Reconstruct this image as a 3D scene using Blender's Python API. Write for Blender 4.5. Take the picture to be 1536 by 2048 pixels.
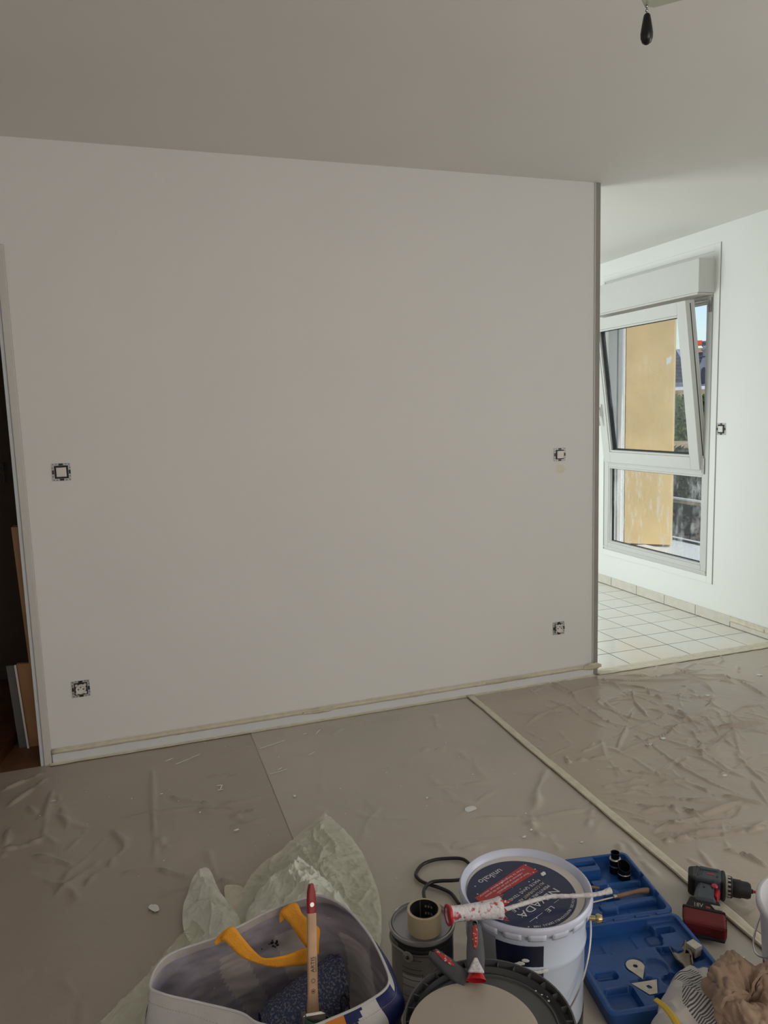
import bpy, bmesh, math, random
import numpy as np
from mathutils import Vector, Matrix, noise
random.seed(7)
for o in list(bpy.data.objects): bpy.data.objects.remove(o, do_unlink=True)
sc = bpy.context.scene
COL = sc.collection
PI = math.pi
# ------------------------------------------------------------------ camera
F, YAW, PITCH, ROLL = 1503.37, 0.32604, 0.13232, 0.0313
CAM = Vector((0, -3.29687, 1.42307))
cy, sy, cp, sp = math.cos(YAW), math.sin(YAW), math.cos(PITCH), math.sin(PITCH)
fw = Vector((sy*cp, cy*cp, -sp)); r0 = Vector((cy, -sy, 0)); d0 = fw.cross(r0)
RT = math.cos(ROLL)*r0 + math.sin(ROLL)*d0
DN = -math.sin(ROLL)*r0 + math.cos(ROLL)*d0
cam = bpy.data.cameras.new('camera'); co = bpy.data.objects.new('camera', cam); COL.objects.link(co)
co.matrix_world = Matrix(((RT.x, -DN.x, -fw.x, CAM.x), (RT.y, -DN.y, -fw.y, CAM.y), (RT.z, -DN.z, -fw.z, CAM.z), (0, 0, 0, 1)))
cam.sensor_fit = 'VERTICAL'; cam.sensor_height = 24; cam.lens = F/2048*24; cam.clip_start = 0.02; cam.clip_end = 300
sc.camera = co
def at(px, py, x=None, y=None, z=None, n=None, d=None):
    "the place in the room that the photograph shows at a pixel, on a given plane"
    v = fw + RT*((px-768)/F) + DN*((py-1024)/F)
    if x is not None: n, d = Vector((1, 0, 0)), x
    elif y is not None: n, d = Vector((0, 1, 0)), y
    elif z is not None: n, d = Vector((0, 0, 1)), z
    return CAM + v*((d - n.dot(CAM))/n.dot(v))
# ------------------------------------------------------------------ light
def srgb(r, g, b, a=1):
    f = lambda c: (c/255/12.92) if c/255 <= .04045 else ((c/255+.055)/1.055)**2.4
    return (f(r), f(g), f(b), a)
w = bpy.data.worlds.new('sky'); sc.world = w; w.use_nodes = True
nt = w.node_tree; nt.nodes.clear()
sky = nt.nodes.new('ShaderNodeTexSky'); sky.sky_type = 'NISHITA'; sky.sun_disc = False
sky.sun_elevation = math.radians(45); sky.sun_rotation = math.radians(170); sky.air_density = 1; sky.dust_density = 1.5
bg = nt.nodes.new('ShaderNodeBackground'); bg.inputs[1].default_value = 0.13
out = nt.nodes.new('ShaderNodeOutputWorld')
nt.links.new(sky.outputs[0], bg.inputs[0]); nt.links.new(bg.outputs[0], out.inputs[0])
sun = bpy.data.lights.new('sun', 'SUN'); sun.energy = 1.3; sun.angle = .01; sun.color = (1, .95, .86)
so = bpy.data.objects.new('sun', sun); COL.objects.link(so)
so.rotation_euler = Vector((.10, -.72, .69)).to_track_quat('Z', 'Y').to_euler()
def area(name, loc, aim, sx, sy_, e, col):
    l = bpy.data.lights.new(name, 'AREA'); l.shape = 'RECTANGLE'; l.size = sx; l.size_y = sy_; l.energy = e; l.color = col
    o = bpy.data.objects.new(name, l); COL.objects.link(o); o.location = loc
    o.rotation_euler = (Vector(loc)-Vector(aim)).to_track_quat('Z', 'Y').to_euler()
    return o
area('daylight_side_window', (3.50, -3.2, 1.3), (0, -2.9, 2.3), 1.8, 1.9, 32, (.95, .96, .95))
area('rear_fill_light', (1.1, -5.4, 1.75), (1.1, 0, 3.6), 2.2, 1.4, 30, (1, .91, .77))  # unseen warm fill lamp added in front of the solid rear wall
area('kitchen_fill_light', (.35, 1.7, 1.15), (3.5, 1.4, 1.15), 1.6, 1.7, 43, (.93, 1, .97))  # extra kitchen light added out of view behind the partition; no window there
sc.view_settings.view_transform = 'Standard'; sc.view_settings.look = 'None'
sc.view_settings.exposure = 0.5; sc.view_settings.gamma = 1; sc.view_settings.use_curve_mapping = False
# ------------------------------------------------------------------ materials
def mat(name, col, rough=.5, metal=0, noise_amt=0, noise_scale=20, bump=0, bump_scale=200, alpha=1, trans=0, col2=None, spec=.5, detail=3, emis=None, lo=.35, hi=.65):
    m = bpy.data.materials.new(name); m.use_nodes = True
    t = m.node_tree; p = t.nodes['Principled BSDF']
    p.inputs['Base Color'].default_value = col; p.inputs['Roughness'].default_value = rough
    p.inputs['Metallic'].default_value = metal; p.inputs['Alpha'].default_value = alpha
    p.inputs['Transmission Weight'].default_value = trans
    p.inputs['Specular IOR Level'].default_value = spec
    tc = t.nodes.new('ShaderNodeTexCoord')
    nn = t.nodes.new('ShaderNodeTexNoise'); nn.inputs['Scale'].default_value = noise_scale; nn.inputs['Detail'].default_value = detail
    t.links.new(tc.outputs['Object'], nn.inputs['Vector'])
    c2 = col2 if col2 else tuple(max(0, c*(1-noise_amt)) for c in col[:3]) + (1,)
    r = t.nodes.new('ShaderNodeValToRGB'); r.color_ramp.elements[0].position = lo; r.color_ramp.elements[1].position = hi
    r.color_ramp.elements[0].color = c2; r.color_ramp.elements[1].color = col
    t.links.new(nn.outputs['Fac'], r.inputs['Fac']); t.links.new(r.outputs['Color'], p.inputs['Base Color'])
    if bump:
        n2 = t.nodes.new('ShaderNodeTexNoise'); n2.inputs['Scale'].default_value = bump_scale; n2.inputs['Detail'].default_value = 4
        t.links.new(tc.outputs['Object'], n2.inputs['Vector'])
        b = t.nodes.new('ShaderNodeBump'); b.inputs['Strength'].default_value = bump; b.inputs['Distance'].default_value = .004
        t.links.new(n2.outputs['Fac'], b.inputs['Height']); t.links.new(b.outputs['Normal'], p.inputs['Normal'])
    if emis:
        p.inputs['Emission Color'].default_value = emis[0]; p.inputs['Emission Strength'].default_value = emis[1]
    return m
M = {}
M['wall'] = mat('white wall paint', (.80, .795, .79, 1), .75, bump=.12, bump_scale=350, noise_amt=.015, noise_scale=2, spec=.3)
M['ceil'] = mat('white ceiling paint', (.80, .785, .76, 1), .85, bump=.08, bump_scale=300, noise_amt=.015, noise_scale=2, spec=.2)
M['kwall'] = mat('kitchen wall paint', (.80, .82, .80, 1), .6, noise_amt=.01, noise_scale=2, spec=.3)
M['post'] = mat('grey beige trim paint', (.31, .30, .275, 1), .55, noise_amt=.08, noise_scale=9)
M['casing'] = mat('off white casing paint', (.62, .60, .58, 1), .5, noise_amt=.03, noise_scale=6)
M['jamb'] = mat('door jamb paint', (.60, .64, .68, 1), .5, noise_amt=.05)
M['base'] = mat('white skirting board', (.74, .76, .79, 1), .45, noise_amt=.04, noise_scale=12)
M['tape'] = mat('cream masking tape', (.70, .65, .52, 1), .7, noise_amt=.12, noise_scale=30, bump=.3, bump_scale=90)
M['parquet'] = mat('brown wood floor', srgb(120, 82, 55), .5, noise_amt=.4, noise_scale=6)
M['tile'] = mat('pale glazed floor tile', (.80, .82, .80, 1), .16, noise_amt=.07, noise_scale=4, bump=.05, bump_scale=18, col2=(.80, .76, .68, 1))
M['grout'] = mat('dark grout', (.045, .040, .042, 1), .9, noise_amt=.2)
M['skirt'] = mat('beige skirting tile', (.66, .63, .56, 1), .3, noise_amt=.08, noise_scale=25)
M['pvc'] = mat('white plastic window frame', (.60, .61, .59, 1), .3, noise_amt=.01)
M['gasket'] = mat('black rubber gasket', (.012, .015, .018, 1), .5, noise_amt=.2)
M['steel'] = mat('bright metal', (.62, .62, .62, 1), .28, 1, noise_amt=.15, noise_scale=40)
M['brass'] = mat('brass knob', (.6, .5, .28, 1), .25, 1, noise_amt=.1)
M['black'] = mat('black plastic', (.012, .012, .013, 1), .35, noise_amt=.3, noise_scale=60)
M['blackm'] = mat('black matte plastic', (.02, .02, .022, 1), .6, noise_amt=.3, noise_scale=60)
M['whitep'] = mat('white plastic', (.76, .73, .70, 1), .35, noise_amt=.03)
M['outerw'] = mat('yellow rendered board', srgb(234, 204, 150), .7, noise_amt=.16, noise_scale=3, bump=.2, bump_scale=40, detail=6)
M['white_out'] = mat('white painted ledge', (.85, .87, .9, 1), .4, noise_amt=.08)
M['slate'] = mat('dark slate', srgb(66, 70, 82), .6, noise_amt=.5, noise_scale=6, detail=6)
M['stone'] = mat('tan stone', srgb(196, 176, 140), .9, noise_amt=.45, noise_scale=5, detail=8)
M['gstone'] = mat('grey stone', srgb(140, 146, 160), .9, noise_amt=.4, noise_scale=9, detail=8)
M['dstone'] = mat('speckled dark stone', srgb(46, 46, 52), .8, col2=srgb(150, 146, 144), noise_scale=9, detail=8, lo=.38, hi=.5)
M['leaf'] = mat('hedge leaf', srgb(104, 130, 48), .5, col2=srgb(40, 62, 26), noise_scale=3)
M['darkleaf'] = mat('dark shrub leaf', srgb(34, 42, 32), .7, col2=srgb(12, 18, 14), noise_scale=3)  # near-black leaf colour for the shrub bank and the hedge cores
M['asphalt'] = mat('dark asphalt', srgb(60, 62, 68), .9, noise_amt=.4, noise_scale=1.5, detail=8)
M['orange_out'] = mat('orange painted metal', srgb(240, 90, 50), .5, noise_amt=.1)
M['bluem'] = mat('blue grey zinc', srgb(120, 140, 185), .5, noise_amt=.3)
M['sheet_l'] = mat('plastic sheet brown tint', srgb(174, 162, 152), .30, noise_amt=.05, noise_scale=2.2, bump=.35, bump_scale=22, col2=srgb(167, 156, 146))
M['sheet_m'] = mat('plastic sheet green tint', srgb(186, 178, 167), .28, noise_amt=.05, noise_scale=2.2, bump=.35, bump_scale=22, col2=srgb(179, 172, 161))
M['sheet_r'] = mat('plastic sheet beige tint', srgb(182, 170, 156), .28, noise_amt=.05, noise_scale=2.2, bump=.4, bump_scale=26, col2=srgb(175, 163, 149))
M['drip'] = mat('white paint drips', (.8, .82, .8, 1), .5, noise_amt=.05)
M['film'] = mat('translucent green masking film', srgb(240, 242, 222), .32, alpha=.62, noise_amt=.1, noise_scale=25, bump=.5, bump_scale=70)
M['film2'] = mat('translucent green crumpled film', srgb(248, 249, 236), .30, alpha=.93, noise_amt=.12, noise_scale=25, bump=.6, bump_scale=80)
M['bagw'] = mat('white woven plastic', srgb(222, 222, 224), .5, noise_amt=.06, noise_scale=30, bump=.4, bump_scale=60)
M['bagn'] = mat('navy printed woven plastic', srgb(38, 50, 110), .42, noise_amt=.25, noise_scale=30, bump=.3, bump_scale=60)
M['bago'] = mat('orange printed woven plastic', srgb(232, 150, 60), .5, noise_amt=.06, noise_scale=30)
M['bagb'] = mat('light blue print', srgb(40, 130, 190), .5, noise_amt=.06)
M['bagi'] = mat('grey lilac bag inside', srgb(196, 190, 204), .6, noise_amt=.12, noise_scale=14, bump=.5, bump_scale=40, col2=srgb(176, 168, 176))
M['bagi2'] = mat('pale bag inside', srgb(220, 212, 210), .6, noise_amt=.1, noise_scale=14, bump=.5, bump_scale=40)
M['strap'] = mat('orange webbing', srgb(236, 160, 44), .7, noise_amt=.1, noise_scale=40, bump=.4, bump_scale=300)
M['thread'] = mat('stitching', srgb(150, 140, 130), .8)
M['wood'] = mat('raw brush wood', srgb(200, 164, 134), .55, noise_amt=.15, noise_scale=30)
M['wood2'] = mat('dirty wooden handle', srgb(150, 116, 92), .55, noise_amt=.35, noise_scale=30)
M['redp'] = mat('dark red paint', srgb(150, 16, 30), .35, noise_amt=.3, noise_scale=40)
M['red'] = mat('red plastic', srgb(190, 34, 46), .35, noise_amt=.25, noise_scale=50)
M['redw'] = mat('red plastic crusted with white paint', srgb(222, 220, 226), .6, col2=srgb(186, 60, 78), noise_scale=60, bump=.8, bump_scale=120, lo=.34, hi=.42)
M['redw2'] = mat('red grip speckled with white', srgb(176, 50, 52), .5, col2=srgb(225, 210, 205), noise_scale=160, bump=.6, lo=.36, hi=.42)
M['crust'] = mat('white dried paint', srgb(226, 222, 226), .6, noise_amt=.25, noise_scale=70, bump=.9, bump_scale=140)
M['green'] = mat('green plastic', srgb(70, 116, 100), .45, noise_amt=.15)
M['fleece'] = mat('blue speckled fleece', srgb(84, 94, 128), .95, col2=srgb(156, 158, 172), noise_scale=240, bump=1, bump_scale=260, lo=.36, hi=.5)
M['navy'] = mat('navy label', srgb(36, 44, 84), .3, noise_amt=.15, noise_scale=18)
M['navy2'] = mat('dark navy label', srgb(20, 26, 56), .3, noise_amt=.2, noise_scale=18)
M['banner'] = mat('red label banner', srgb(178, 46, 56), .3, noise_amt=.1)
M['ink'] = mat('white ink', srgb(222, 222, 230), .4)
M['inkp'] = mat('pale yellow ink', srgb(214, 208, 170), .4)
M['inkk'] = mat('black ink', (.01, .01, .012, 1), .5)
M['inkr'] = mat('red ink', srgb(170, 60, 60), .5)
M['inky'] = mat('yellow ink', srgb(170, 165, 80), .5)
M['pail'] = mat('white enamelled metal', srgb(206, 218, 240), .25, noise_amt=.03, noise_scale=8, bump=.06, bump_scale=12)
M['lidw'] = mat('matt white pail lid', srgb(214, 210, 206), .4, noise_amt=.05, noise_scale=12)
M['lidrim'] = mat('white pail rim', srgb(206, 212, 234), .3, noise_amt=.06, noise_scale=20)
M['tin'] = mat('dull tin lid', srgb(168, 168, 174), .38, .35, noise_amt=.1, noise_scale=10)
M['tinrim'] = mat('tin rim', srgb(190, 186, 180), .3, .8, noise_amt=.25, noise_scale=30)
M['plate'] = mat('galvanised mounting plate', srgb(206, 208, 210), .4, .3, noise_amt=.3, noise_scale=220)
M['can'] = mat('grey paint can label', srgb(124, 120, 116), .45, noise_amt=.04)
M['can2'] = mat('pale can label', srgb(150, 145, 140), .45, noise_amt=.06)
M['card'] = mat('dark printed cardboard core', srgb(22, 22, 26), .8, col2=srgb(70, 66, 64), noise_scale=160, lo=.3, hi=.36)
M['tapeside'] = mat('beige tape roll', srgb(206, 190, 156), .6, noise_amt=.06, noise_scale=10)
M['tub'] = mat('dark grey tub plastic', srgb(84, 86, 88), .42, noise_amt=.15, noise_scale=14, bump=.1, bump_scale=30)
M['disc'] = mat('smooth beige lid', srgb(176, 166, 154), .35, noise_amt=.05, noise_scale=7)
M['grip'] = mat('dark grey rubber grip', srgb(82, 84, 88), .45, noise_amt=.25, noise_scale=40)
M['case'] = mat('blue moulded plastic', srgb(20, 74, 146), .38, noise_amt=.12, noise_scale=10, bump=.12, bump_scale=120)
M['casein'] = mat('blue moulded plastic inside', srgb(26, 80, 150), .42, noise_amt=.2, noise_scale=14, bump=.2, bump_scale=90)
M['blade'] = mat('scraper blade metal', srgb(206, 198, 184), .45, .3, noise_amt=.15, noise_scale=60)
M['nozzle'] = mat('burnished nozzle steel', srgb(150, 140, 128), .25, .9, noise_amt=.35, noise_scale=25)
M['gun'] = mat('blued steel', srgb(54, 56, 62), .25, .8, noise_amt=.3, noise_scale=30)
M['gold'] = mat('ring metal', srgb(200, 194, 176), .3, .9, noise_amt=.2, noise_scale=40)
M['drillg'] = mat('dark blue grey housing', srgb(66, 74, 84), .5, noise_amt=.15, noise_scale=30, bump=.2)
M['drillb'] = mat('black housing rubber', srgb(26, 26, 28), .6, noise_amt=.2, noise_scale=40, bump=.2)
M['battery'] = mat('dark red battery', srgb(112, 14, 20), .5, noise_amt=.2, noise_scale=30)
M['dwhite'] = mat('pale label', srgb(196, 192, 180), .5, noise_amt=.3, noise_scale=50)
M['paper'] = mat('brown crumpled paper', srgb(162, 138, 120), .85, noise_amt=.16, noise_scale=20, bump=.5, bump_scale=50)
M['pbag'] = mat('white plastic carrier bag', srgb(224, 220, 216), .45, noise_amt=.05, noise_scale=12, bump=.4, bump_scale=40, alpha=.97)
M['yellow'] = mat('yellow print', srgb(226, 190, 60), .5, noise_amt=.1)
M['stripe'] = mat('dark grey print', srgb(86, 82, 92), .5, noise_amt=.2)
M['purple'] = mat('purple print', srgb(54, 36, 70), .5)
M['milky'] = mat('milky white bucket', srgb(212, 212, 218), .3, noise_amt=.04, noise_scale=8)
M['board'] = mat('tan chipboard veneer', srgb(176, 134, 96), .6, noise_amt=.15, noise_scale=12)
M['chip'] = mat('chipboard edge', srgb(96, 66, 50), .9, noise_amt=.6, noise_scale=160)
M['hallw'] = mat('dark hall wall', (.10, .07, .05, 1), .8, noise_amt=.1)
M['dgrey'] = mat('grey board', srgb(96, 96, 98), .6, noise_amt=.1)
M['frost'] = mat('frosted greenish glass plate', srgb(196, 200, 176), .25, noise_amt=.04, alpha=.9)
M['chain'] = mat('chain metal', srgb(150, 152, 160), .25, 1, noise_amt=.1)
M['stain'] = mat('faint grease stain on paint', srgb(228, 222, 210), .6, noise_amt=.05)
def translucent(names, k):
    for n_ in names:
        t = M[n_].node_tree; p = t.nodes['Principled BSDF']; o = [x for x in t.nodes if x.type == 'OUTPUT_MATERIAL'][0]
        tl = t.nodes.new('ShaderNodeBsdfTranslucent'); mx = t.nodes.new('ShaderNodeMixShader'); mx.inputs[0].default_value = k
        src = p.inputs['Base Color'].links[0].from_socket; t.links.new(src, tl.inputs[0])
        t.links.new(p.outputs[0], mx.inputs[1]); t.links.new(tl.outputs[0], mx.inputs[2]); t.links.new(mx.outputs[0], o.inputs[0])
translucent(['bagw', 'bagn', 'bago', 'bagi', 'bagi2'], .40); translucent(['film', 'film2'], .15); translucent(['pbag'], .25)
# mostly clear glass: a thin pane, with a dirty variant
def glass(name, dirt):
    m = bpy.data.materials.new(name); m.use_nodes = True; t = m.node_tree; t.nodes.clear()
    o = t.nodes.new('ShaderNodeOutputMaterial'); tr = t.nodes.new('ShaderNodeBsdfTransparent'); tr.inputs[0].default_value = (.95, .97, .96, 1)
    gl = t.nodes.new('ShaderNodeBsdfGlossy'); gl.inputs['Roughness'].default_value = .02
    mx = t.nodes.new('ShaderNodeMixShader'); mx.inputs[0].default_value = .06
    t.links.new(tr.outputs[0], mx.inputs[1]); t.links.new(gl.outputs[0], mx.inputs[2])
    df = t.nodes.new('ShaderNodeBsdfDiffuse'); df.inputs[0].default_value = (.85, .88, .92, 1)
    tc = t.nodes.new('ShaderNodeTexCoord'); mp = t.nodes.new('ShaderNodeMapping'); mp.inputs['Scale'].default_value = (1, 1, .35)
    n = t.nodes.new('ShaderNodeTexNoise'); n.inputs['Scale'].default_value = 14; n.inputs['Detail'].default_value = 9; n.inputs['Roughness'].default_value = .75
    r = t.nodes.new('ShaderNodeValToRGB'); r.color_ramp.elements[0].position = .5; r.color_ramp.elements[1].position = .75
    r.color_ramp.elements[1].color = (dirt, dirt, dirt, 1)
    t.links.new(tc.outputs['Object'], mp.inputs[0]); t.links.new(mp.outputs[0], n.inputs['Vector']); t.links.new(n.outputs['Fac'], r.inputs[0])
    m2 = t.nodes.new('ShaderNodeMixShader'); t.links.new(r.outputs[0], m2.inputs[0]); t.links.new(mx.outputs[0], m2.inputs[1]); t.links.new(df.outputs[0], m2.inputs[2])
    t.links.new(m2.outputs[0], o.inputs[0]); return m
M['glass'] = glass('window glass', .10); M['glassd'] = glass('dirty window glass', .5)
# ------------------------------------------------------------------ builders
class MB:
    def __init__(s): s.v = []; s.f = []; s.m = []
    def add(s, vs, fs, mi=0, X=None):
        b = len(s.v)
        s.v += [tuple(X @ Vector(v)) if X is not None else tuple(v) for v in vs]
        s.f += [tuple(b+i for i in f) for f in fs]; s.m += [mi]*len(fs); return s
    def box(s, a, b, mi=0, X=None):
        x0, y0, z0 = a; x1, y1, z1 = b
        return s.add([(x0, y0, z0), (x1, y0, z0), (x1, y1, z0), (x0, y1, z0), (x0, y0, z1), (x1, y0, z1), (x1, y1, z1), (x0, y1, z1)],
                     [(0, 3, 2, 1), (4, 5, 6, 7), (0, 1, 5, 4), (1, 2, 6, 5), (2, 3, 7, 6), (3, 0, 4, 7)], mi, X)
    def prism(s, poly, z0, z1, mi=0, X=None):
        n = len(poly)
        vs = [(x, y, z0) for x, y in poly] + [(x, y, z1) for x, y in poly]
        return s.add(vs, [tuple(range(n-1, -1, -1)), tuple(range(n, 2*n))] + [(i, (i+1) % n, n+(i+1) % n, n+i) for i in range(n)], mi, X)
    def lathe(s, prof, n=48, mi=0, X=None, a0=0, a1=2*PI, caps=False):
        full = abs(a1-a0-2*PI) < 1e-6; cnt = n if full else n+1
        vs = [(r*math.cos(a0+(a1-a0)*i/n), r*math.sin(a0+(a1-a0)*i/n), z) for r, z in prof for i in range(cnt)]
        fs = []
        for k in range(len(prof)-1):
            for i in range(n):
                j = (i+1) % cnt
                fs.append((k*cnt+i, k*cnt+j, (k+1)*cnt+j, (k+1)*cnt+i))
        if caps: fs.append(tuple(range(cnt-1, -1, -1))); fs.append(tuple((len(prof)-1)*cnt+i for i in range(cnt)))
        return s.add(vs, fs, mi, X)
    def tube(s, pts, r, n=10, mi=0, X=None, flat=1.0, caps=True):
        pts = [Vector(p) for p in pts]; rr = r if isinstance(r, (list, tuple)) else [r]*len(pts)
        vs = []; up = Vector((0, 0, 1))
        for i, p in enumerate(pts):
            t = (pts[min(i+1, len(pts)-1)]-pts[max(i-1, 0)]).normalized()
            if abs(t.dot(up)) > .95: u = Vector((1, 0, 0))
            else: u = up
            a = t.cross(u).normalized(); b = a.cross(t).normalized()
            for k in range(n):
                g = 2*PI*k/n; vs.append(tuple(p + a*math.cos(g)*rr[i] + b*math.sin(g)*rr[i]*flat))
        fs = [(i*n+k, i*n+(k+1) % n, (i+1)*n+(k+1) % n, (i+1)*n+k) for i in range(len(pts)-1) for k in range(n)]
        if caps: fs += [tuple(range(n-1, -1, -1)), tuple((len(pts)-1)*n+k for k in range(n))]
        return s.add(vs, fs, mi, X)
    def grid(s, P, mi=None):
        "P: rows of points; mi: function (i, j) -> material index"
        b = len(s.v); R, C = len(P), len(P[0])
        for row in P: s.v += [tuple(q) for q in row]
        for i in range(R-1):
            for j in range(C-1):
                s.f.append((b+i*C+j, b+i*C+j+1, b+(i+1)*C+j+1, b+(i+1)*C+j)); s.m.append(mi(i, j) if mi else 0)
        return s
    def build(s, name, mats, parent=None, smooth=False, loc=None, bevel=0, solid=0, fix=True, angle=40):
        me = bpy.data.meshes.new(name); me.from_pydata(s.v, [], s.f); me.update()
        for m in (mats if isinstance(mats, (list, tuple)) else [mats]): me.materials.append(m)
        me.polygons.foreach_set('material_index', s.m)
        if fix:
            bm = bmesh.new(); bm.from_mesh(me); bmesh.ops.recalc_face_normals(bm, faces=bm.faces); bm.to_mesh(me); bm.free()
        o = bpy.data.objects.new(name, me); COL.objects.link(o)
        if parent is not None: o.parent = parent
        if loc is not None: o.location = loc
        if smooth:
            me.polygons.foreach_set('use_smooth', [True]*len(me.polygons))
            me.set_sharp_from_angle(angle=math.radians(angle))
        if bevel:
            bv = o.modifiers.new('bevel', 'BEVEL'); bv.width = bevel; bv.segments = 2; bv.limit_method = 'ANGLE'; bv.angle_limit = math.radians(40)
        if solid:
            sd = o.modifiers.new('thickness', 'SOLIDIFY'); sd.thickness = solid; sd.offset = 0
        return o
def tag(o, label=None, cat=None, group=None, kind=None):
    if label: o['label'] = label
    if cat: o['category'] = cat
    if group: o['group'] = group
    if kind: o['kind'] = kind
    return o
def thing(name, label, cat, loc=(0, 0, 0), rz=0, group=None):
    o = bpy.data.objects.new(name, None); COL.objects.link(o); o.empty_display_size = .05
    o.location = loc; o.rotation_euler = (0, 0, rz); return tag(o, label, cat, group)
def struct(o): o['kind'] = 'structure'; return o
def bx(name, a, b, m, parent=None, bevel=0):
    lo = [min(p, q) for p, q in zip(a, b)]; hi = [max(p, q) for p, q in zip(a, b)]
    return MB().box(lo, hi).build(name, m, parent, bevel=bevel)
def txt(mb, s, size, X, mi=0, fit=None, depth=.0003, align='LEFT', spacing=1.0):
    "append lettering; X maps the text plane; fit = width to stretch to"
    cu = bpy.data.curves.new('t', 'FONT'); cu.body = s; cu.size = size; cu.align_x = align; cu.resolution_u = 3; cu.space_character = spacing
    ob = bpy.data.objects.new('t', cu); me = bpy.data.meshes.new_from_object(ob)
    vs = [v.co.copy() for v in me.vertices]; fs = [tuple(p.vertices) for p in me.polygons]
    if vs:
        wdt = max(v.x for v in vs)-min(v.x for v in vs); k = (fit/wdt) if fit else 1
        mb.add([(v.x*k, v.y, depth) for v in vs], fs, mi, X)
    bpy.data.objects.remove(ob); bpy.data.meshes.remove(me); bpy.data.curves.remove(cu)
    return mb
def frame(o, ex, ey, ez):
    return Matrix(((ex[0], ey[0], ez[0], o[0]), (ex[1], ey[1], ez[1], o[1]), (ex[2], ey[2], ez[2], o[2]), (0, 0, 0, 1)))
def smoothpath(pts, k=6, closed=False):
    pts = [Vector(p) for p in pts]; n = len(pts); o = []
    rng = range(n) if closed else range(n-1)
    for i in rng:
        if closed: a, b, c, d = pts[i-1], pts[i], pts[(i+1) % n], pts[(i+2) % n]
        else: a, b, c, d = pts[max(i-1, 0)], pts[i], pts[i+1], pts[min(i+2, n-1)]
        for j in range(k):
            t = j/k; o.append(.5*((2*b)+(c-a)*t+(2*a-5*b+4*c-d)*t*t+(3*b-a-3*c+d)*t**3))
    if not closed: o.append(pts[-1])
    return o
def nz(x, y, z=0): return noise.noise(Vector((x, y, z)))
# ------------------------------------------------------------------ room shell
H = 2.5; XL = -.391; XR = 2.287; XW = 3.556
struct(bx('floor', (-1.7, -5.5, -.08), (XW+.15, .06, 0), M['parquet']))
struct(bx('floor', (-1.7, .06, -.08), (.2, 3.0, 0), M['parquet'])).name = 'floor_hall'
kf = struct(bx('floor', (.2, .06, -.08), (XW+.15, 3.4, -.0012), M['grout'])); kf.name = 'floor_kitchen'
struct(bx('ceiling', (-1.8, -5.6, H), (XW+.3, 3.5, H+.12), M['ceil']))
struct(bx('wall_back', (XL, 0, 0), (2.254, .075, H), M['wall']))
struct(bx('wall_back_over_door', (-1.3, 0, 2.104), (XL, .075, H), M['wall']))
struct(bx('wall_back_left', (-1.7, 0, 0), (-1.3, .075, H), M['wall']))
struct(bx('wall_left', (-1.8, -5.6, 0), (-1.7, .075, H), M['wall']))
struct(bx('wall_rear', (-1.7, -5.6, 0), (XW, -5.5, H), M['wall']))
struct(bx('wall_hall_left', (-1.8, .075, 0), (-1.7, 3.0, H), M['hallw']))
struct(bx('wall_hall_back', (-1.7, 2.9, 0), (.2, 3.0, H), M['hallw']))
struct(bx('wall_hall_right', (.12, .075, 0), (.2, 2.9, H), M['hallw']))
struct(bx('wall_kitchen_back', (.2, 3.3, 0), (XW, 3.4, H), M['kwall']))
WY0, WY1, WZ0, WZ1 = .616, 1.756, .285, 2.30
mb = MB()
mb.box((XW, -5.6, 0), (XW+.16, WY0, H)); mb.box((XW, WY1, 0), (XW+.16, 3.5, H))
mb.box((XW, WY0, 0), (XW+.16, WY1, WZ0)); mb.box((XW, WY0, WZ1), (XW+.16, WY1, H))
struct(mb.build('wall_right', M['kwall']))
# end post of the partition
mb = MB().box((2.254, -.004, 0), (2.287, .08, H)); struct(mb.build('trim_1', M['post'], bevel=.004))
struct(bx('trim_2', (2.2525, -.0055, 0), (2.2575, -.001, H), M['casing']))
# door opening on the left
d = struct(MB().box((XL-.029, -.012, 0), (XL, .0, 2.104)).box((XL-.90, -.012, 2.075), (XL-.029, 0, 2.104)).box((XL-.93, -.012, 0), (XL-.90, 0, 2.104)).build('door_1', M['casing'], bevel=.003))
MB().box((XL-.044, -.006, 0), (XL-.030, .076, 2.075)).box((XL-.90, -.006, 2.055), (XL-.044, .076, 2.075)).box((XL-.90, -.006, 0), (XL-.885, .076, 2.055)).build('jamb', M['jamb'], d, bevel=.002)
# skirting board
struct(MB().box((XL+.004, -.012, 0), (2.254, 0, .058)).build('baseboard_back', M['base'], bevel=.002))
struct(MB().box((XW-.012, -5.4, 0), (XW, -.045, .058)).build('baseboard_right_living', M['base'], bevel=.002))
def strip_tape(name, label, pts, wdir, wid, group, thick=.0008, jit=.0015, seg=60, flap=None):
    P = []; a, b = Vector(pts[0]), Vector(pts[1]); wd = Vector(wdir).normalized(); nrm = (b-a).normalized().cross(wd)
    for i in range(seg+1):
        t = i/seg; c = a.lerp(b, t); j1 = jit*nz(t*23, 1)*2; j2 = jit*nz(t*31, 7)*2
        row = []
        for k in range(5):
            s = k/4; q = c + wd*(wid*(s-.5)+(j1 if k == 0 else j2 if k == 4 else 0)) + nrm*(jit*.6*nz(t*40, s*3, 3))
            row.append(q)
        P.append(row)
    return tag(MB().grid(P).build(name, M['tape'], solid=thick, smooth=True), label, 'tape', group)
G = 'masking tape strips'
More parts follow.
